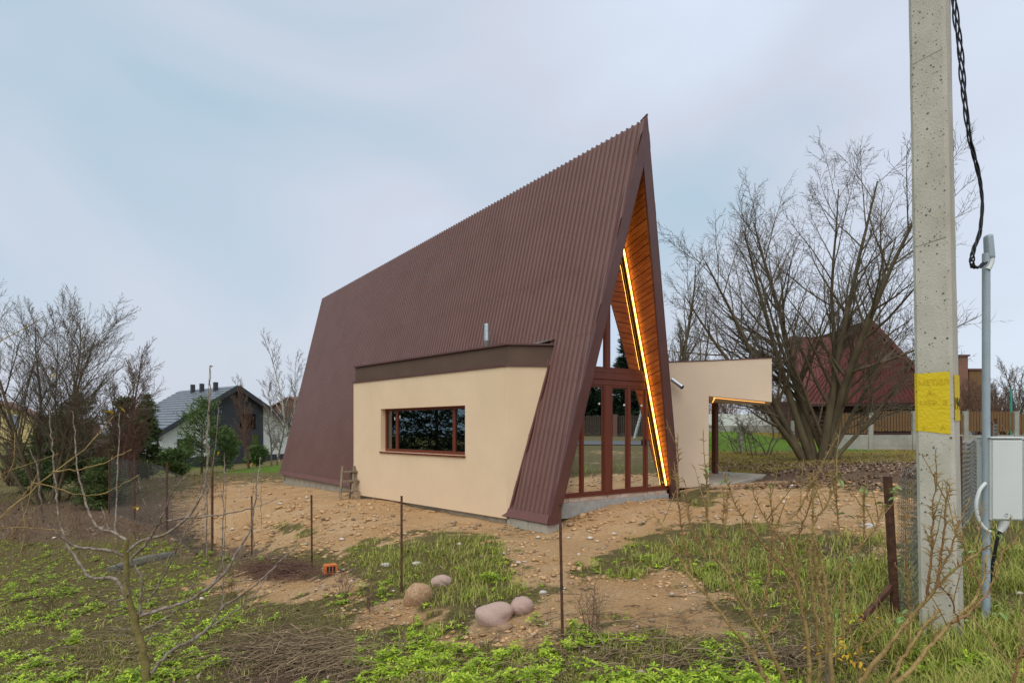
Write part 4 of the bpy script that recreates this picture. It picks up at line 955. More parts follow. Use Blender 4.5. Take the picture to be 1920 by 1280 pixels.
# cabinets
def cabinet(label, ua, ub, vt_, vb_, d):
    a = at_d(ua, vb_, d); c = at_d(ub, vt_, d); T = thing('meter_cabinet', label, 'cabinet', (a[0], a[1], a[2]), -rad(8)); w_ = (c[0]-a[0]); h_ = c[2]-a[2]
    MB().box(0, w_, .0, .17, 0, h_).go('case', M['boxm'], T, bevel=.006)
    dr_ = MB().box(.008, w_-.008, -.014, -.001, .01, h_-.012).go('door', M['boxm'], T, bevel=.006)
    MB().box(-.006, w_+.006, -.02, .175, h_+.001, h_+.014).go('rain_cap', M['boxm'], T, bevel=.004)
    q = MB(); q.tube([(w_*.45, -.02, .045), (w_*.45, -.013, .045)], .011, 10); q.go('lock', M['galv'], dr_)
    q = MB(); q.tube([(w_*.45+.002, -.0165, .058), (w_*.45+.002, -.0145, .058)], .004, 8); q.go('rust_spot', M['brick'], dr_)
    for z in (.02, h_-.06): MB().box(-.02, -.001, .03, .09, z, z+.04).go('bracket', M['galv'], T)
    return T, a
C1, ca = cabinet('light grey metal meter cabinet bolted to the pipe post', 1857, 1912, 822, 975, 4.55)
C2, cb = cabinet('second light grey cabinet, cut off by the picture edge, beside the first', 1914.5, 1975, 824, 974, 4.58)
b = MB(); x0 = ca+np.array([.115, .02, 0]); b.tube([x0, x0+[0, 0, -.03], x0+[-.01, 0, -.06], x0+[-.03, 0, -.09]], [.038, .036, .028, .022], 12); b.go('cable_gland', M['boxm'], None, smooth=True, label='grey cable gland under the first meter cabinet', category='fitting')
b = MB(); b.tube([x0+[-.025, 0, -.085], x0+[-.045, 0, -.14], x0+[-.06, .01, -.25], x0+[-.075, .03, -.45], x0+[-.1, .05, -.9]], .012, 10); b.go('ground_cable', M['cable'], None, smooth=True, label='thick black cable dropping from the cabinet gland into the grass', category='cable')
cdp = [at_d(1848, 905, 4.57), at_d(1836, 918, 4.55), at_d(1829, 945, 4.54), at_d(1833, 972, 4.54), at_d(1845, 990, 4.54), at_d(1856, 996, 4.54)]
tq = np.linspace(0, 1, 60); cdp = np.array(cdp); cc = np.c_[[np.interp(tq, np.linspace(0, 1, 6), cdp[:, i]) for i in range(3)]].T
for _ in range(20): cc[1:-1] = (cc[:-2]+2*cc[1:-1]+cc[2:])/4
V, F = tubes([cc], [.0125+.0016*(np.arange(60) % 2)], 10); link('flexible_conduit', mesh_from('flexible_conduit', V, F), M['boxm'], label='light grey corrugated conduit looping out of the pipe post', category='conduit')

# ================================================================== WIRE FENCES AND RUSTY POSTS
def chain(A, B, hA, hB, cell, wire_r, seed, sag=.02, drop=0):
    """woven diamond mesh from A to B (ground points) as zigzag wires"""
    A, B = np.array(A), np.array(B); L = np.linalg.norm((B-A)[:2]); nc = int(L/cell); polys = []; rad_ = []; R = np.random.RandomState(seed)
    nv = int(max(hA, hB)/(cell*.5))
    t = np.arange(nc+1)/nc; gx_ = A[0]+(B[0]-A[0])*t; gy_ = A[1]+(B[1]-A[1])*t; gz_ = gz(gx_, gy_)
    nrm = np.array([-(B-A)[1], (B-A)[0]])/L
    wav = (fbm(t*L*.9, t*0, seed)-.5)*.10
    for i in range(nc):
        pts = []
        for j in range(nv+1):
            q = (i+(j % 2))/nc; q = min(q, 1); z = j/nv; k = q*nc; k0 = int(min(k, nc-1)); f_ = k-k0
            base = np.array([np.interp(q, t, gx_), np.interp(q, t, gy_), np.interp(q, t, gz_)]); hh = hA+(hB-hA)*q
            off = np.interp(q, t, wav)*(.3+z)+(.004 if j % 2 else -.004)
            pts.append(base+np.array([nrm[0]*off, nrm[1]*off, .02+hh*z-drop*math.sin(q*9)*z]))
        polys.append(np.array(pts)); rad_.append(np.full(len(pts), wire_r))
    return tubes(polys, rad_, 3)
fA = gp(1690, 1178); fB = np.array([8.6, 11.0, 0]); fC = np.array([13, 16.2, 0])
CF = thing('chain_link_fence', 'sagging zinc chain-link fence running back past the concrete pole', 'fence', (0, 0, 0))
V, F = chain(fA, fB, 1.22, 1.12, .065, .0029, 3, drop=.02); link('wire_mesh', mesh_from('wire_mesh', V, F), M['wire'], CF)
V, F = chain(fB, fC, 1.12, 1.12, .09, .003, 4); link('wire_mesh', mesh_from('wire_mesh', V, F), M['wire'], CF)
V, F = chain(fA+np.array([.02, .03, 0]), fA+np.array([.10, .22, 0]), 1.22, 1.1, .03, .002, 6); link('folded_mesh_end', mesh_from('folded_mesh_end', V, F), M['wire'], CF)
for q in (fB, (fB+fC)/2, fC, (fA+fB)/2): z = g1(q[0], q[1]); MB().beam((q[0]+.03, q[1]+.03, z-.3), (q[0]+.03, q[1]+.03, z+1.25), .045, .045).go('post', M['rust'], CF)
cpb = gp(1684, 1172); cpt = at_d(1664, 893, cpb[1])
CP = thing('corner_post', 'leaning rusty steel corner post with a diagonal brace at the mesh end', 'fence post', cpb)
MB().beam((0, 0, -.3), cpt-cpb, .046, .046).go('post', M['rust'], CP)
s1 = at_d(1672, 1098, cpb[1])-cpb; s0 = gp(1575, 1207)-cpb; MB().beam(s0-(s1-s0)*.1, s1, .035, .035).go('brace', M['rust'], CP)
for lab, (x, y, z), ub, ut, vt_ in (('thin rusty steel stake beside the pink boulders', (.452, 5.318, 0), 1056, 1050, 945), ('thin rusty steel stake beside the orange boulder', (-1.343, 7.33, 0), 755, 753, 930), ('thin rusty steel stake beside the orange brick', (-3.17, 9.55, 0), 587, 584, 928), ('thin rusty steel stake on the sandy slope near the mesh panel', (-5.09, 11.79, 0), 472, 472, 930)):
    z = g1(x, y); tp = at_d(ut, vt_, y); T = MB(); T.beam((x, y, z-.3), tp, .024, .024); T.beam(tp+[0, 0, -.004], tp+[0, 0, .004], .03, .03)
    T.go('steel_stake', M['rust'], None, label=lab, category='fence post')
# mesh panel at the left
lA = gp(398, 1032); lB = gp(205, 962); lC = np.array([lB[0]-3.4, lB[1]+3.5, 0])
LF = thing('wire_mesh_fence', 'grey fine wire mesh fence panel on thin posts left of the sand mound', 'fence', (0, 0, 0))
V, F = chain(lA, lB, 1.45, 1.75, .075, .0038, 8); link('wire_mesh', mesh_from('wire_mesh', V, F), M['wirefar'], LF)
for q, h_ in ((lA, 1.9), (lA*.66+lB*.34, 1.7), (lA*.33+lB*.67, 1.8), (lB, 1.85)): z = g1(q[0], q[1]); MB().beam((q[0], q[1], z-.3), (q[0], q[1], z+h_), .035, .035).go('post', M['rust'], LF)
# roll of leftover mesh on the ground
ra, rb_ = gp(205, 1072), gp(330, 1042); ts = np.linspace(0, 1, 26); pol = []
for k in range(20):
    a = 6.283*k/20; pts = np.array([ra*(1-t)+rb_*t+np.array([.05*math.cos(a+t*14), .0, .07+.075*math.sin(a+t*14)])*(.7+.3*math.sin(t*3.14)) for t in ts]); pol.append(pts)
    pts2 = np.array([ra*(1-t)+rb_*t+np.array([.05*math.cos(a-t*14), .0, .07+.075*math.sin(a-t*14)])*(.7+.3*math.sin(t*3.14)) for t in ts]); pol.append(pts2)
V, F = tubes(pol, [np.full(26, .003)]*len(pol), 3); link('mesh_roll', mesh_from('mesh_roll', V, F), M['wire'], label='flattened roll of grey wire mesh lying in the weeds', category='wire roll')

# ================================================================== STONES, BRICK, LADDER
def boulder(label, u, v, wpx, hpx, seed, m, name='boulder', rz=0, sink=.5):
    p = gp(u, v+hpx*.42); k = p[1]/FPX; R = np.random.RandomState(seed); import bmesh
    bm_ = bmesh.new(); bmesh.ops.create_icosphere(bm_, subdivisions=4, radius=1)
    off = R.rand(3)*50
    for vt_ in bm_.verts:
        c = vt_.co; n_ = fbm(np.array([c.x*1.1+off[0]+c.z]), np.array([c.y*1.1+off[1]-c.z*.7]), seed, 3)[0]-.5
        c *= 1+.5*n_+.05*(fbm(np.array([c.x*5+off[2]+c.z*3]), np.array([c.y*5-c.z*4]), seed+3, 3)[0]-.5)
        for pl in range(5):
            d_ = Vector(np.random.RandomState(seed*7+pl).normal(0, 1, 3)).normalized(); t = c.dot(d_)-.86
            if t > 0: c -= d_*t*.7
    me = bpy.data.meshes.new(name); bm_.to_mesh(me); bm_.free()
    o = link(name, me, M[m], None, True, label=label, category='stone', group='field stones near the stakes')
    o.scale = (wpx*k/2*1.12, wpx*k/2*.8, hpx*k/2*1.1); o.location = (p[0], p[1]+wpx*k*.2, p[2]+hpx*k*.5*(1-sink)); o.rotation_euler = (0, 0, rz); return o
boulder('rounded pink granite boulder on bare sand, largest of its pair', 927, 1150, 64, 46, 3, 'boulder', rz=.3)
boulder('angular pink granite boulder touching the rounded one', 978, 1134, 54, 36, 5, 'boulder', rz=1.1)
boulder('orange brown cracked boulder in the grass', 783, 1111, 56, 46, 8, 'boulder2', rz=.6)
boulder('small pale pink stone behind the orange boulder', 828, 1087, 34, 24, 13, 'boulder', rz=.2)
boulder('flat sandy stone in front of the pink boulders', 946, 1176, 32, 14, 17, 'boulder2', 'stone', .5)
boulder('small white stone near the second stake', 1018, 1110, 14, 9, 19, 'stonew', 'stone', .5)
boulder('chalky white stone on the yard by the mesh fence', 1632, 985, 26, 9, 23, 'stonew', 'stone')
boulder('flat white stone near the grass bank', 723, 1058, 16, 8, 29, 'stonew', 'stone')
boulder('small white stone lying on the grass bank', 781, 1055, 14, 7, 31, 'stonew', 'stone')
bk = gp(619, 1074); BR = thing('hollow_brick', 'bright orange hollow clay brick on the slope', 'brick', bk, .5)
b = MB(); b.box(-.09, .09, -.06, .06, .0, .13)
for z in (.02, .045, .07, .095): b.box(-.093, .093, -.063, .063, z, z+.014)
b.go('body', M['brick'], BR, bevel=.004)
for j in range(3): MB().box(-.06+.045*j, -.03+.045*j, -.0645, -.0632, .02, .11).go('hole_shade', M['black'], BR)  # shade of the hollows given as black plates on the solid body
# wooden step ladder leaning at the annex corner
la = at_d(652, 935, 15.6); la[2] = g1(la[0], la[1]); LD = thing('wooden_steps', 'small weathered wooden step ladder leaning at the annex corner', 'ladder', la, .5)
for x in (-.14, .16):
    MB().beam((x-.12, -.25, -.05), (x+.04, .15, .82), .05, .07).go('rail', M['plank'], LD)
for z, y in ((.2, -.14), (.45, -.02), (.68, .09)): MB().box(-.24+z*.15, .2+z*.15, y-.08, y+.08, z-.02, z+.02).go('tread', M['plank'], LD)
MB().beam((.1, .2, -.05), (.12, .12, .7), .04, .05).go('back_leg', M['plank'], LD)

# ================================================================== FOREGROUND PLANTS (traced stems, each with its own depth)
def smooth_path(P, n_):
    P = np.array(P, float); t = np.r_[0, np.cumsum(np.linalg.norm(np.diff(P, axis=0), axis=1))]; t /= t[-1]; q = np.linspace(0, 1, n_)
    C_ = np.c_[[np.interp(q, t, P[:, i]) for i in range(P.shape[1])]].T
    for _ in range(2): C_[1:-1] = (C_[:-2]+2*C_[1:-1]+C_[2:])/4
    return C_
def traced(stems, d0, conv, seed, spurs=(0, 0), spur_len=.05, jitter=.004, shoots=0):
    R = np.random.RandomState(seed); big = []; bigr = []; sp = []; spr = []; tips = []
    for pts, r0, r1, dA, dB in stems:
        uv = [conv(*p) for p in pts]; n_ = max(8, int(len(pts)*4)); m_ = len(uv)
        P = np.array([at_d(u, v, d0+dA+(dB-dA)*i/(m_-1)) for i, (u, v) in enumerate(uv)]); C_ = smooth_path(P, n_)
        C_[1:-1] += R.normal(0, jitter, (n_-2, 3)); rr_ = np.linspace(r0, r1, n_)*(1+.12*R.rand(n_)); big.append(C_); bigr.append(rr_)
        L = np.linalg.norm(np.diff(C_, axis=0), axis=1).sum(); k = int(L*R.uniform(*spurs)) if spurs[1] else 0
        for _ in range(R.randint(1, shoots+1) if shoots else 0):
            t = R.uniform(.3, .95)*(n_-1); i = min(int(t), n_-2); q = C_[i]+(C_[i+1]-C_[i])*(t-i); v_ = np.array([R.normal(0, .35), R.normal(0, .35), 1.0]); ln = R.uniform(.08, .30)
            sh_ = np.array([q+v_*ln*w+np.array([R.normal(0, .006), R.normal(0, .006), 0])*(w > 0) for w in (0, .3, .6, 1)]); sp.append(smooth_path(sh_, 6)); spr.append(np.linspace(.0034, .0015, 6))
            for w in R.uniform(.2, 1, 6):
                o_ = q+v_*ln*w; dd_ = np.array([R.normal(0, 1), R.normal(0, 1), .5]); dd_ /= np.linalg.norm(dd_); sp.append(np.array([o_, o_+dd_*.012, o_+dd_*.024*R.uniform(.6, 1.4)])); spr.append(np.array([.0022, .0018, .001]))
        for _ in range(k):
            t = R.uniform(.1, 1)*(n_-1); i = min(int(t), n_-2); q = C_[i]+(C_[i+1]-C_[i])*(t-i); d = C_[i+1]-C_[i]; d /= np.linalg.norm(d)+1e-9
            v_ = R.normal(0, 1, 3); v_ = v_-d*(v_@d); v_ /= np.linalg.norm(v_); ln = spur_len*R.uniform(.35, 1.5)
            e_ = q+(v_*.85+d*.45)*ln; mid = (q+e_)/2+np.array([0, 0, .1*ln]); sp.append(np.array([q, mid, e_])); spr.append(np.array([.0030, .0024, .0014]))
        tips.append(C_[-1])
    return big, bigr, sp, spr, tips
def kid(nm, V, F, m, T, smooth=True):
    V = np.array(V)-np.array(T.location); return link(nm, mesh_from(nm, V, F), M[m], T, smooth)
def leaf_objs(places, seed, nm, m, T):
    R = np.random.RandomState(seed)
    for p, n_, spread, L in places:
        for k in range(n_):
            V = []; F = []
            d = R.normal(0, 1, 3); d[2] = d[2]*.6-.25; d /= np.linalg.norm(d); s_ = np.cross(d, [0, 0, 1.0]+R.normal(0, .3, 3)); s_ /= np.linalg.norm(s_); nn = np.cross(s_, d)
            o = np.array(p)+R.normal(0, spread, 3); ln = L*R.uniform(.7, 1.25); w_ = ln*.2; b0 = len(V)
            V += [o, o+d*ln*.4+s_*w_+nn*.006, o+d*ln*.4-nn*.004, o+d*ln*.4-s_*w_+nn*.006, o+d*ln*.75+s_*w_*.7, o+d*ln*.75-nn*.006, o+d*ln*.75-s_*w_*.7, o+d*ln-nn*.012]
            F += [(b0, b0+1, b0+2), (b0, b0+2, b0+3), (b0+1, b0+4, b0+5, b0+2), (b0+2, b0+5, b0+6, b0+3), (b0+4, b0+7, b0+5), (b0+5, b0+7, b0+6)]
            kid(nm, V, F, m, T, False)
# --- apple sapling, left
z5 = lambda x, y: (x/3.0, 880+y/3.0)
A_ = .010; B_ = .0032
sap = [([(830, 1330), (826, 1200), (805, 1000), (765, 900), (758, 830), (725, 760), (712, 650), (712, 540), (708, 450), (712, 395)], .036, .018, 0, 0),
 ([(700, 487), (610, 450), (490, 440), (420, 437), (370, 405), (290, 330), (235, 260), (226, 140), (215, 0), (165, -120)], .013, B_, 0, -.35),
 ([(700, 700), (665, 620), (640, 605), (510, 615), (470, 570), (430, 510), (400, 450), (370, 405), (345, 340), (320, 200), (305, 0), (285, -200), (280, -340)], .015, B_, 0, .25),
 ([(712, 400), (650, 360), (600, 340), (545, 325), (510, 270), (460, 120), (430, -40), (408, -330)], .012, B_, 0, .3),
 ([(545, 325), (515, 328), (490, 337)], .005, .003, .1, .12), ([(650, 352), (657, 200), (660, 0), (668, -160), (674, -320)], .007, B_, .05, .3), ([(608, 330), (590, 270), (570, 208)], .005, .003, .1, .15),
 ([(715, 462), (760, 415), (840, 385), (940, 365), (1010, 310), (1080, 240), (1150, 120), (1168, -20), (1165, -200), (1180, -385), (1181, -575)], .014, B_, 0, .2),
 ([(738, 502), (830, 410), (880, 320), (920, 260), (960, 130), (1010, 80), (1055, 10)], .012, B_, 0, -.3), ([(880, 318), (840, 260), (800, 150), (772, 36)], .006, B_, -.15, -.3),
 ([(910, 300), (960, 275), (1100, 270), (1250, 255), (1400, 220), (1500, 195), (1552, 162)], .008, B_, -.2, .3),
 ([(738, 505), (765, 540), (800, 600), (795, 690), (785, 810)], .007, .011, .02, 0), ([(715, 722), (732, 690), (700, 600), (660, 540), (598, 500)], .007, B_, -.05, -.3),
 ([(702, 725), (620, 740), (545, 767)], .007, .003, 0, .15), ([(748, 792), (680, 775), (612, 748)], .008, .004, 0, -.15),
 ([(790, 822), (850, 800), (950, 775), (1050, 740), (1190, 655), (1250, 600), (1300, 530), (1340, 450), (1410, 350), (1440, 150), (1455, 20), (1466, -70)], .016, B_, 0, .5),
 ([(1190, 655), (1240, 590), (1252, 450), (1255, 300), (1262, 0), (1260, -60)], .007, B_, .2, .3), ([(1040, 715), (1100, 620), (1142, 508)], .006, .003, .1, .1), ([(800, 907), (880, 865), (960, 820), (1005, 778), (1060, 735)], .009, .004, 0, -.2),
 ([(820, 967), (900, 915), (985, 888)], .006, .003, 0, .2), ([(750, 903), (670, 893), (612, 917)], .006, .003, 0, .2), ([(760, 915), (700, 925), (640, 930)], .005, .003, 0, -.2),
 ([(850, 1145), (900, 1080), (950, 1030), (1010, 985), (1090, 960), (1150, 910), (1200, 860), (1250, 770), (1400, 680), (1480, 610), (1560, 530), (1710, 395)], .016, B_, 0, .6),
 ([(1200, 872), (1280, 820), (1380, 760), (1450, 680), (1505, 595)], .007, B_, .25, .5), ([(1250, 770), (1258, 600), (1255, 480)], .006, B_, .3, .4), ([(835, 742), (920, 600), (950, 550), (1000, 430), (1060, 330), (1115, 240)], .009, B_, -.2, -.4),
 ([(1090, 960), (1060, 840), (1000, 770)], .004, .002, .2, .1), ([(940, 550), (880, 480), (840, 380)], .004, .002, -.2, -.3), ([(700, 570), (640, 590), (560, 690)], .004, .002, 0, .2)]
SD = 5.15
tb_ = at_d(*z5(830, 1330), SD); ST = thing('apple_sapling', 'young bare apple tree with upright whips and a mossy trunk', 'tree', (tb_[0], tb_[1], g1(tb_[0], tb_[1])))
bg_, br_, sp_, spr_, tips = traced(sap, SD, z5, 4, (10, 18), .018)
V, F = tubes(bg_[:1], br_[:1], 10); kid('trunk', V, F, 'saptrunk', ST)
V, F = tubes(bg_[1:], br_[1:], 7); kid('branches', V, F, 'whip', ST)
V, F = tubes(sp_, spr_, 4); kid('buds', V, F, 'sap', ST)
lv = [(at_d(394, 688, SD+.2), 2, .008, .05), (at_d(214, 772, SD-.5), 3, .01, .06), (at_d(226, 765, SD+.3), 2, .008, .05), (at_d(258, 950, SD-.2), 2, .01, .06), (at_d(412, 846, SD+.3), 2, .006, .04), (at_d(475, 868, SD+.5), 2, .006, .045), (at_d(104, 700, SD+.3), 1, .005, .05)]
leaf_objs(lv, 6, 'leaf', 'leafy', ST)
# upright whips behind, of a second sapling
z1 = lambda x, y: (x, y)
w2_ = [([(388, 1050), (387, 900), (391, 760), (393, 690)], .006, .0025, 0, 0), ([(383, 955), (398, 880), (409, 790), (409, 758)], .005, .0025, 0, .1), ([(420, 1060), (424, 930), (421, 850)], .004, .0022, .1, .1), ([(476, 1040), (472, 940), (480, 868)], .004, .0022, .3, .3), ([(490, 985), (489, 920), (489, 872)], .003, .002, .4, .4)]
# --- arching pale canes from the left edge
arc = [([(-60, 1040), (-10, 978), (40, 935), (100, 885), (166, 838), (188, 808), (213, 780)], .008, .003, -.2, .2), ([(-60, 1010), (-10, 985), (50, 925), (72, 885)], .006, .003, 0, .1), ([(98, 884), (150, 880), (200, 866), (247, 842)], .005, .0025, 0, .2),
 ([(60, 905), (105, 912), (150, 930), (195, 926), (262, 890)], .005, .0025, 0, .3), ([(-20, 987), (40, 987), (85, 992), (125, 996)], .006, .0025, 0, .3), ([(-40, 655), (-5, 640), (30, 622), (62, 604), (82, 594)], .006, .0025, -.3, 0), ([(-30, 1080), (20, 1000), (55, 960), (60, 900)], .005, .0025, .1, .2), ([(-30, 900), (10, 880), (60, 872), (110, 850)], .004, .002, .2, .3), ([(-20, 1120), (30, 1060), (50, 1000), (40, 940)], .005, .002, .1, .1), ([(-40, 960), (10, 905), (30, 860), (28, 810)], .005, .002, .3, .3), ([(-20, 1050), (40, 1010), (62, 950)], .004, .002, .2, .2)]
ab = at_d(-60, 1250, 4.4); AT = thing('cane_bush', 'arching pale bare canes entering from the left edge', 'bush', (ab[0], ab[1], g1(ab[0], ab[1])))
root = [( [(-70, 1330)]+p, r, r2, a, b2_) for (p, r, r2, a, b2_) in arc if p[0][0] < 0]
rest = [x for x in arc if x[0][0][0] >= 0]
bg_, br_, sp_, spr_, _t = traced(root+rest, 4.4, z1, 9, (6, 10), .025)
V, F = tubes(bg_, br_, 6); kid('canes', V, F, 'shrub', AT); V, F = tubes(sp_, spr_, 4); kid('spurs', V, F, 'shrub', AT)
# --- pruned shrub on the right
z7 = lambda x, y: (1200+x/2.667, 860+y/2.667)
shr = [([(690, 1230), (640, 1120), (560, 960), (450, 830), (350, 700), (250, 590), (170, 430), (110, 340), (66, 262)], .0125, .003, 0, .3), ([(780, 1240), (730, 1120), (600, 850), (500, 720), (440, 570), (360, 480), (335, 300), (336, 120), (330, 28)], .0125, .003, 0, -.2),
 ([(860, 1240), (850, 1120), (840, 900), (800, 700), (790, 600), (770, 480), (738, 362)], .012, .006, 0, .1), ([(930, 1240), (940, 1120), (930, 800), (890, 600), (870, 430), (860, 300), (870, 52)], .013, .003, 0, 0), ([(960, 1240), (962, 1100), (945, 760), (905, 480), (858, 372)], .012, .005, -.1, -.2),
 ([(880, 1240), (900, 1000), (870, 720), (850, 560), (850, 400)], .011, .005, .1, .2), ([(1020, 1240), (1100, 1120), (1250, 920), (1400, 740), (1480, 650), (1560, 560), (1680, 470), (1750, 430)], .015, .004, 0, -.3), ([(1180, 1240), (1300, 1120), (1450, 930), (1560, 820), (1680, 700), (1725, 600), (1735, 480)], .015, .005, 0, .3),
 ([(1160, 1240), (1250, 1100), (1380, 900), (1450, 800), (1500, 752)], .012, .007, .1, .2), ([(1440, 705), (1455, 500), (1465, 300), (1476, 64)], .007, .0025, -.15, -.2), ([(1490, 640), (1500, 480), (1530, 300), (1546, 122)], .007, .0025, -.2, -.2), ([(1478, 650), (1500, 560), (1550, 470), (1597, 305)], .006, .0025, -.2, -.3),
 ([(595, 840), (640, 600), (662, 450), (655, 200), (650, 120)], .005, .0022, .1, .3), ([(775, 435), (840, 250), (880, 160), (952, 55)], .005, .0022, .1, .1), ([(770, 470), (660, 350), (600, 250), (558, 140)], .006, .0022, .1, .2), ([(255, 590), (215, 380), (188, 200), (188, 60), (190, -115)], .006, .0022, .25, .3),
 ([(760, 590), (620, 440), (480, 240), (420, 80)], .006, .0022, -.1, -.1), ([(1090, 1240), (1100, 1000), (1050, 860), (1000, 740)], .009, .004, .2, .2), ([(980, 555), (1060, 470), (1170, 370), (1218, 230)], .004, .002, .2, .3), ([(865, 330), (950, 200), (992, 100)], .004, .002, 0, .1), ([(1000, 410), (985, 200), (975, 138)], .004, .002, .3, .3),
 ([(1118, 390), (1116, 180)], .004, .002, .35, .35), ([(1130, 915), (1200, 870), (1265, 795)], .004, .002, .2, .3), ([(1560, 820), (1620, 790), (1700, 720), (1760, 640), (1805, 480), (1925, 350)], .007, .0025, .1, .3), ([(1700, 640), (1640, 500), (1595, 365)], .005, .002, .2, .2), ([(440, 570), (420, 440), (412, 300), (440, 160)], .005, .0022, 0, .1), ([(330, 490), (260, 380), (240, 240), (222, 110)], .005, .0022, .1, .2), ([(800, 700), (760, 560), (690, 430)], .006, .003, 0, .1), ([(1020, 900), (1010, 700), (1040, 560), (1070, 440)], .005, .002, .1, .2), ([(870, 60), (830, 190), (790, 280), (745, 300)], .003, .002, 0, 0), ([(1340, 1100), (1345, 700), (1330, 480), (1320, 268)], .006, .003, .6, .6), ([(520, 700), (525, 560), (532, 420)], .005, .0025, .1, .2), ([(610, 900), (700, 820), (770, 640)], .005, .002, 0, .2), ([(1600, 830), (1560, 700), (1490, 620)], .005, .003, .1, 0), ([(1850, 1230), (1870, 1100), (1900, 980), (1960, 850)], .007, .004, -.4, -.4)]
HD = 3.35
hb = at_d(1545, 1310, HD); SH = thing('pruned_shrub', 'bare ochre pruned shrub with stubby spurs and a few green leaves before the pole', 'bush', (hb[0], hb[1], g1(hb[0], hb[1])))
bg_, br_, sp_, spr_, tips = traced(shr, HD, z7, 14, (80, 120), .036, .003, 5)
V, F = tubes(bg_[:9]+bg_[17:18], br_[:9]+br_[17:18], 8); kid('stem', V, F, 'shrub', SH)
V, F = tubes(bg_[9:17]+bg_[18:], br_[9:17]+br_[18:], 6); kid('shoots', V, F, 'shrubr', SH)
V, F = tubes(sp_, spr_, 4); kid('spurs', V, F, 'shrub', SH)
lv = [(at_d(*z7(x, y), HD+dd), n_, .012, .055) for x, y, n_, dd in ((992, 95, 4, .1), (1128, 160, 3, .35), (1250, 160, 5, .3), (1245, 225, 3, .3), (1030, 275, 3, .3), (1050, 530, 5, .2), (1030, 490, 2, .1), (1295, 790, 6, .3), (1530, 540, 2, -.2), (1630, 450, 5, .2), (1780, 760, 5, .2), (1795, 370, 3, .2), (440, 90, 3, 0), (655, 130, 1, .3), (990, 750, 3, .2), (330, 60, 2, -.2))]
leaf_objs(lv, 16, 'leaf', 'leafg', SH)
lv = [(at_d(*z7(x, y), HD+dd), 9, .03, .04) for x, y, dd in ((975, 945, .1), (1010, 960, 0), (1130, 820, .2), (1080, 1005, .1), (900, 950, .1))]
leaf_objs(lv, 18, 'yellow_leaf', 'leafy', SH)
skb = at_d(1552, 1290, HD-.05); b = MB(); b.tube([skb-[0, 0, .25], skb, at_d(1555, 1225, HD-.05)], .013, 10); b.tube([at_d(1554, 1253, HD-.06), at_d(1554, 1246, HD-.06)], .018, 10); b.tube([at_d(1554, 1272, HD-.06), at_d(1554, 1262, HD-.06)], .018, 10)
b.go('tie_stake', M['plank'], None, label='short grey stake with black ties inside the pruned shrub', category='stake')

# ================================================================== GROUND COVER
def sample(n_, u0_, u1_, v0_, v1_, seed, pw=1.0):
    R = np.random.RandomState(seed); u = R.uniform(u0_, u1_, n_); v = v0_+(v1_-v0_)*R.rand(n_)**pw
    x, y, z = ung(u, v, 9); s, l, lw, oc, g = masks(x, y, z); return u, v, x, y, z, s, l, lw, oc, g, R
def clear(x, y):       # keep plants out of the house footprint and slab
    a = (x-HC[0])*E1[0]+(y-HC[1])*E1[1]; s = (x-HC[0])*E2[0]+(y-HC[1])*E2[1]
    wall_ = -1.8-.144*np.clip(s-1, 0, 6)-.02
    inside = ((a > np.where(s > 1, np.where(s < 7, wall_, -1.75), -1.75)) & (a < 2.0) & (s > -.02) & (s < 18)) | ((a > -1.8) & (a < -1.35) & (s > -.3) & (s <= 0))
    slab = (x > 3.4) & (x < 7.3) & (y > 14.1) & (y < 19)
    return ~(inside | slab)
def blades(x, y, z, R, h_, w_, per, spread, lean, nm, m, label):
    n_ = len(x); X = np.repeat(x, per)+R.normal(0, spread, n_*per); Y = np.repeat(y, per)+R.normal(0, spread, n_*per); Zb = np.repeat(z, per)-.012
    hh = np.repeat(h_, per)*R.uniform(.5, 1.2, n_*per) if not np.isscalar(h_) else h_*R.uniform(.5, 1.2, n_*per)
    a = R.uniform(0, 6.283, n_*per); ln = R.uniform(.2, 1, n_*per)*lean; dx, dy = np.cos(a), np.sin(a); sx_, sy = -dy, dx; ww = w_*R.uniform(.6, 1.3, n_*per)
    def P(t, k, sd_): return np.stack([X+dx*ln*hh*t**2*1.2+sx_*ww*sd_*k, Y+dy*ln*hh*t**2*1.2+sy*ww*sd_*k, Zb+hh*(t-.35*ln*t**2)], 1)
    V = np.stack([P(0, 1, -.5), P(0, 1, .5), P(.55, .8, .5), P(.55, .8, -.5), P(1, 0, 0)], 1).reshape(-1, 3); i = np.arange(n_*per)[:, None]*5
    F = np.concatenate([i+np.array([[0, 1, 2]]), i+np.array([[0, 2, 3]]), i+np.array([[3, 2, 4]])])
    return link(nm, mesh_from(nm, V, F), M[m], None, kind='stuff', label=label, category=nm.replace('_', ' '))
# long tufted grass on the bank, yard and around the pole
u, v, x, y, z, s, l, lw, oc, g, R = sample(15000, -100, 2050, 930, 1420, 101)
pr = np.clip(g*1.5, 0, 1)*.85+np.where((u > 1560) & (v > 1010), .75, 0)+np.where((u > 1780), .5, 0)+.035; clump = fbm(x*2.2, y*2.2, 61); keep = (R.rand(len(x)) < pr*np.clip((clump-.34)*4, 0, 1.3)) & (s < .55) & clear(x, y)
k = np.where(keep)[0]; hgt = np.where(u[k] > 1560, .20, .13)*(.7+.7*fbm(x[k]*3, y[k]*3, 9))
blades(x[k], y[k], z[k], R, hgt, .0065, 11, .05, 1.0, 'long_grass', 'grass', 'long tufted green and straw grass on the bank and by the pole')
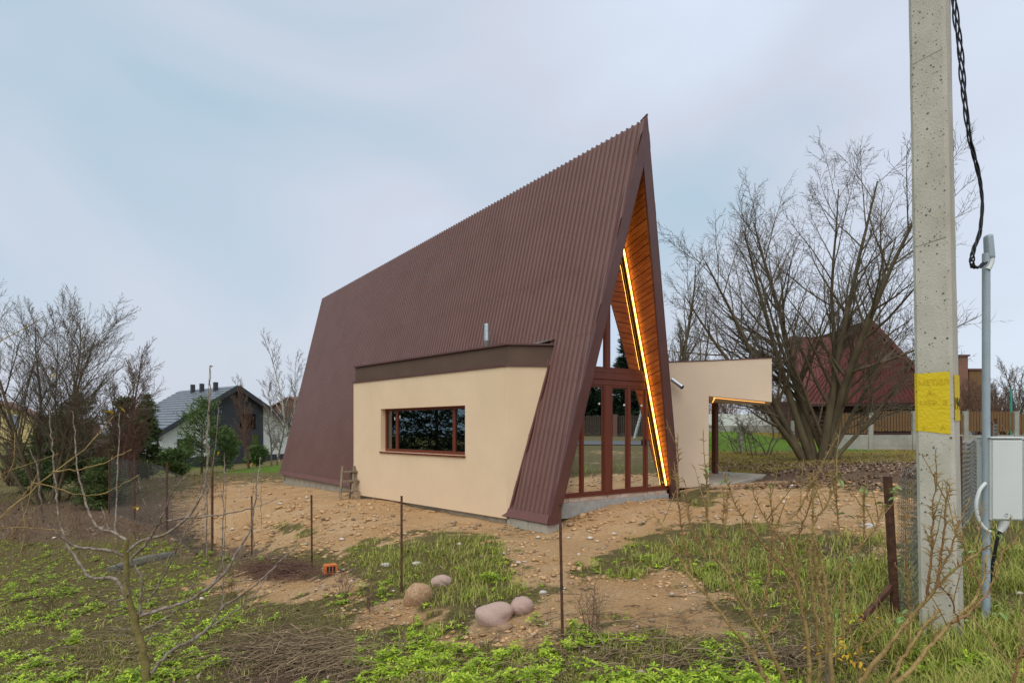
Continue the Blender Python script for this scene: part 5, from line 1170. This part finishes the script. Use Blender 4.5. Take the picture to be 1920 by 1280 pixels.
# low grass everywhere off the sand
u, v, x, y, z, s, l, lw, oc, g, R = sample(26000, -100, 2050, 1015, 1420, 102)
keep = (R.rand(len(x)) < np.clip((fbm(x*1.6, y*1.6, 71)-.38)*5, .04, 1)*np.clip(1-l, .12, 1)) & (s < .32) & clear(x, y); k = np.where(keep)[0]
blades(x[k], y[k], z[k], R, .045, .006, 7, .045, 1.2, 'short_grass', 'moss', 'short mossy grass covering the foreground soil')
# grass further off: ochre strip, lawn edge, left fallow
u, v, x, y, z, s, l, lw, oc, g, R = sample(9000, -100, 2050, 835, 935, 103)
keep = ((oc > .3) | ((u < 420) & (v > 880))) & clear(x, y) & (y < 40); k = np.where(keep)[0]
blades(x[k], y[k], z[k], R, .12, .02, 5, .12, 1.0, 'rough_grass', 'dry', 'rough straw coloured grass around the far tree clump')
# bright rosette weeds
u, v, x, y, z, s, l, lw, oc, g, R = sample(46000, -120, 2050, 1020, 1430, 104)
side = np.where(u < 480, 1.3, np.where(v > 1185, 1.3, .25))*np.where(u > 1480, .45, 1); cl_ = fbm(x*1.1+7, y*1.1, 81); fine = fbm(x*5, y*5, 83)
keep = (R.rand(len(x)) < side*np.clip((cl_-.37)*5, 0, 1)*np.clip((fine-.41)*7, 0, 1)) & (s < .35) & (l < .75) & clear(x, y); k = np.where(keep)[0]
def rosettes(x, y, z, R, size, nm, m, label, lv_=9, stem=.03):
    n_ = len(x); X = np.repeat(x, lv_); Y = np.repeat(y, lv_); st_ = np.repeat(R.uniform(.0, 1, n_)*stem, lv_); Zb = np.repeat(z, lv_)+st_
    sz = np.repeat(size*R.uniform(.5, 1.3, n_), lv_)*R.uniform(.7, 1.2, n_*lv_); a = np.tile(np.arange(lv_)*6.283/lv_, n_)+R.normal(0, .25, n_*lv_); el = R.uniform(-.1, .75, n_*lv_)
    dx, dy, dz = np.cos(a)*np.cos(el), np.sin(a)*np.cos(el), np.sin(el); w_ = sz*.17
    def P(t, k): return np.stack([X+dx*sz*t-dy*w_*k, Y+dy*sz*t+dx*w_*k, Zb+dz*sz*t-.25*sz*t*t], 1)
    V = np.stack([P(0, 0), P(.5, 1), P(1, 0), P(.5, -1)], 1).reshape(-1, 3); F = np.arange(len(V)).reshape(-1, 4)
    return link(nm, mesh_from(nm, V, F), M[m], None, kind='stuff', label=label, category='weeds')
rosettes(x[k], y[k], z[k], R, .045, 'low_weeds', 'weed', 'bright yellow-green star shaped weeds carpeting the near ground')
# taller bright weed tufts
k2 = k[R.rand(len(k)) < .045]; X = np.repeat(x[k2], 9)+R.normal(0, .03, len(k2)*9); Y = np.repeat(y[k2], 9)+R.normal(0, .03, len(k2)*9); Zt = gz(X, Y)+R.uniform(0, .09, len(X))
rosettes(X, Y, Zt, R, .05, 'leafy_weeds', 'weed', 'taller bushy tufts of bright green weeds', 7)
# dry stalks / brown weeds
u, v, x, y, z, s, l, lw, oc, g, R = sample(16000, -120, 2050, 930, 1420, 105)
keep = (R.rand(len(x)) < np.clip(l*1.0, 0, 1)*.6+.05+np.where((u < 450) & (v < 1060), .35, 0)) & (s < .6) & clear(x, y); k = np.where(keep)[0]
hgt = np.where((u[k] < 480) & (v[k] < 1060), .30, .10)
blades(x[k], y[k], z[k], R, hgt, .004, 6, .07, 1.1, 'dry_stalks', 'dry', 'dry brown weed stalks in the fallow strip')
# fallen leaves
u, v, x, y, z, s, l, lw, oc, g, R = sample(15000, -100, 2050, 870, 1420, 106)
keep = (R.rand(len(x)) < .16+l*.9) & ((s < .5) | (R.rand(len(x)) < .05)) & clear(x, y); k = np.where(keep)[0]; n_ = len(k)
ub, vb_, xb, yb_, zb2, *_r = sample(4500, 1320, 1740, 866, 918, 108); kk = clear(xb, yb_) & (fbm(xb*1.5, yb_*1.5, 47) > .4)
xl = np.r_[x[k], xb[kk]]; yl = np.r_[y[k], yb_[kk]]; zl = np.r_[z[k], zb2[kk]]; n_ = len(xl)
sz = R.uniform(.018, .042, n_)*np.clip(yl/9, .8, 1.45); a = R.uniform(0, 6.283, n_); tl = R.normal(0, .35, n_); D = np.stack([np.cos(a), np.sin(a), tl], 1); S_ = np.stack([-np.sin(a), np.cos(a), R.normal(0, .4, n_)], 1); O = np.stack([xl, yl, zl+.014], 1)
sz = sz[:, None]; V = np.stack([O-D*sz, O-D*sz*.2+S_*sz*.55+[0, 0, .008], O+D*sz, O-D*sz*.2-S_*sz*.55+[0, 0, .006]], 1).reshape(-1, 3)
link('fallen_leaves', mesh_from('fallen_leaves', V, np.arange(len(V)).reshape(-1, 4)), M['litter'], None, kind='stuff', label='scattered brown fallen leaves', category='leaves')
# pebbles and clods
u, v, x, y, z, s, l, lw, oc, g, R = sample(24000, -50, 2000, 893, 1300, 107)
keep = ((s > .25) & (R.rand(len(x)) < np.where(y > 8, .5, .3)*np.clip((fbm(x*1.5, y*1.5, 91)-.3)*4, .1, 1.2)) | (R.rand(len(x)) < .025)) & clear(x, y); k = np.where(keep)[0]; n_ = len(k)
octv = np.array([(1, 0, 0), (0, 1, 0), (-1, 0, 0), (0, -1, 0), (0, 0, 1), (0, 0, -.5), (.7, .7, .5), (-.7, .7, .4), (-.6, -.7, .5), (.7, -.6, .45)], float)
octf = np.array([(0, 6, 4), (6, 1, 4), (1, 7, 4), (7, 2, 4), (2, 8, 4), (8, 3, 4), (3, 9, 4), (9, 0, 4), (0, 1, 6), (1, 2, 7), (2, 3, 8), (3, 0, 9), (1, 0, 5), (2, 1, 5), (3, 2, 5), (0, 3, 5)])
sz = (R.rand(n_)**7*.040+.0065)*np.clip(y[k]/9, .8, 1.6); sc_ = np.stack([sz*R.uniform(.8, 1.5, n_), sz*R.uniform(.7, 1.2, n_), sz*R.uniform(.4, .8, n_)], 1); a = R.uniform(0, 6.283, n_)
Vp = octv[None]*sc_[:, None]+R.normal(0, .12, (n_, 10, 3))*sz[:, None, None]; ca_, sa_ = np.cos(a)[:, None], np.sin(a)[:, None]
Vp = np.stack([Vp[..., 0]*ca_-Vp[..., 1]*sa_+x[k][:, None], Vp[..., 0]*sa_+Vp[..., 1]*ca_+y[k][:, None], Vp[..., 2]+z[k][:, None]+sz[:, None]*.2], -1).reshape(-1, 3)
link('pebbles', mesh_from('pebbles', Vp, (octf[None]+np.arange(n_)[:, None, None]*10).reshape(-1, 3)), M['pebble'], None, True, kind='stuff', label='pale pebbles and clods strewn over the sand', category='pebbles')
# sand-coloured clods that roughen the bare soil
M['clod'] = mat('sandy clods', (.36, .20, .085), (.60, .39, .20), 1, .95, island=True, lo=0, hi=1, c2=(.50, .30, .145))
u, v, x, y, z, s, l, lw, oc, g, R = sample(30000, 330, 1720, 888, 1230, 111)
keep = (s > .12) & (R.rand(len(x)) < np.clip((fbm(x*1.1+5, y*1.1, 95)-.36)*4, .06, 1)) & clear(x, y); k = np.where(keep)[0]; n_ = len(k)
sz = (R.rand(n_)**7*.045+.006)*np.clip(y[k]/9, .7, 1.5); sc_ = np.stack([sz*R.uniform(.8, 1.5, n_), sz*R.uniform(.8, 1.3, n_), sz*R.uniform(.35, .7, n_)], 1)
Vp = octv[None]*sc_[:, None]+R.normal(0, .16, (n_, 10, 3))*sz[:, None, None]; Vp = (Vp+np.stack([x[k], y[k], z[k]+sz*.05], 1)[:, None]).reshape(-1, 3)
link('soil_clods', mesh_from('soil_clods', Vp, (octf[None]+np.arange(n_)[:, None, None]*10).reshape(-1, 3)), M['clod'], None, True, kind='stuff', label='crumbly sandy clods roughening the bare slope and yard', category='soil')
# brush piles: heaps of cut twigs
def brush(label, u, v, ru, rv, n_, seed, m='dry', hh=.1, L=.35):
    R = np.random.RandomState(seed); P = []; Rr = []; uu = u+R.normal(0, ru*.5, n_); vv = v+R.normal(0, rv*.5, n_); x, y, z = ung(uu, vv, 9)
    for i in range(n_):
        a = R.normal(.4, .7); d = np.array([math.cos(a), math.sin(a), R.normal(0, .12)]); l_ = L*R.uniform(.3, 1.3); o = np.array([x[i], y[i], z[i]+R.rand()**2*hh+.01])
        P.append(np.array([o-d*l_/2, o+R.normal(0, .03*l_+.004, 3)+[0, 0, .02], o+d*l_/2])); Rr.append(np.array([.0035, .003, .0015])*R.uniform(.7, 1.6))
    V, F = tubes(P, Rr, 4); link('brush_pile', mesh_from('brush_pile', V, F), M[m], None, kind='stuff', label=label, category='brush')
brush('heap of dry straw and cut twigs in the foreground', 570, 1225, 130, 34, 900, 201)
brush('heap of reddish cut twigs beside the orange brick', 525, 1075, 70, 16, 500, 202, 'twigr', .14, .5)
brush('straw strands strewn over the near left weeds', 300, 1180, 420, 110, 900, 205, 'dry', .03, .22)
brush('straw strands strewn over the near middle weeds', 1050, 1240, 380, 60, 500, 206, 'dry', .03, .18)
brush('thin scatter of cut twigs below the shrub', 1450, 1240, 160, 30, 300, 203)
brush('loose twigs scattered over the yard edge', 1250, 1170, 300, 60, 160, 204)
# small dead bushes
def dead(label, u, v, h_, w_, seed, n_=9, m='twigr'):
    p = gp(u, v); q = np.random.RandomState(seed)
    c = dict(CFG, n=[6, 5, 3], kids=[8, 5], ang=[30, 35], ratio=[.55, .5], rmin=.0013, rr=[.6, .6], t0=[.25, .2], split=0, wob=[.1, .15, .2])
    T = thing('dead_weed', label, 'weed', p, 0, 'dead weed bushes'); t = Tree(seed)
    for k in range(n_): t.grow(np.array([q.normal(0, .03), q.normal(0, .03), -.05]), np.array([q.normal(0, w_), q.normal(0, w_), 1]), h_*q.uniform(.6, 1.1), .0032, 0, c)
    t.build(T, m, m, 4, 3)
for i, (lab, u, v, h_, w_) in enumerate([('dead brown weed bush left of the orange boulder', 690, 1150, .38, .25), ('dead brown weed bush just below the orange brick', 640, 1120, .42, .45), ('dry weed stems standing in the weeds at the far left', 100, 1150, .5, .35), ('thin dry weed to the right of the pink boulder stake', 1112, 1190, .5, .2), ('tangled dry weeds by the left mesh panel', 330, 1000, .7, .5), ('dry weed clump behind the apple sapling', 430, 1120, .45, .2), ('brown dead weeds below the bare tree clump', 150, 1010, .8, .5), ('brown dead weeds at the left edge', 40, 1030, .8, .5), ('dead weeds in front of the mesh panel end', 260, 1015, .7, .5)]):
    dead(lab, u, v, h_, w_, 300+i)
# leaning whips of the neighbouring sapling
wb = gp(392, 1062); WS = thing('thin_sapling', 'cluster of thin upright whips on the sand slope edge', 'sapling', wb)
bg_, br_, sp_, spr_, tips = traced(w2_, 9.4, z1, 12, (5, 9), .02); V, F = tubes(bg_, [r*1.6 for r in br_], 5); kid('whips', V, F, 'whip', WS); V, F = tubes(sp_, spr_, 4); kid('buds', V, F, 'sap', WS)
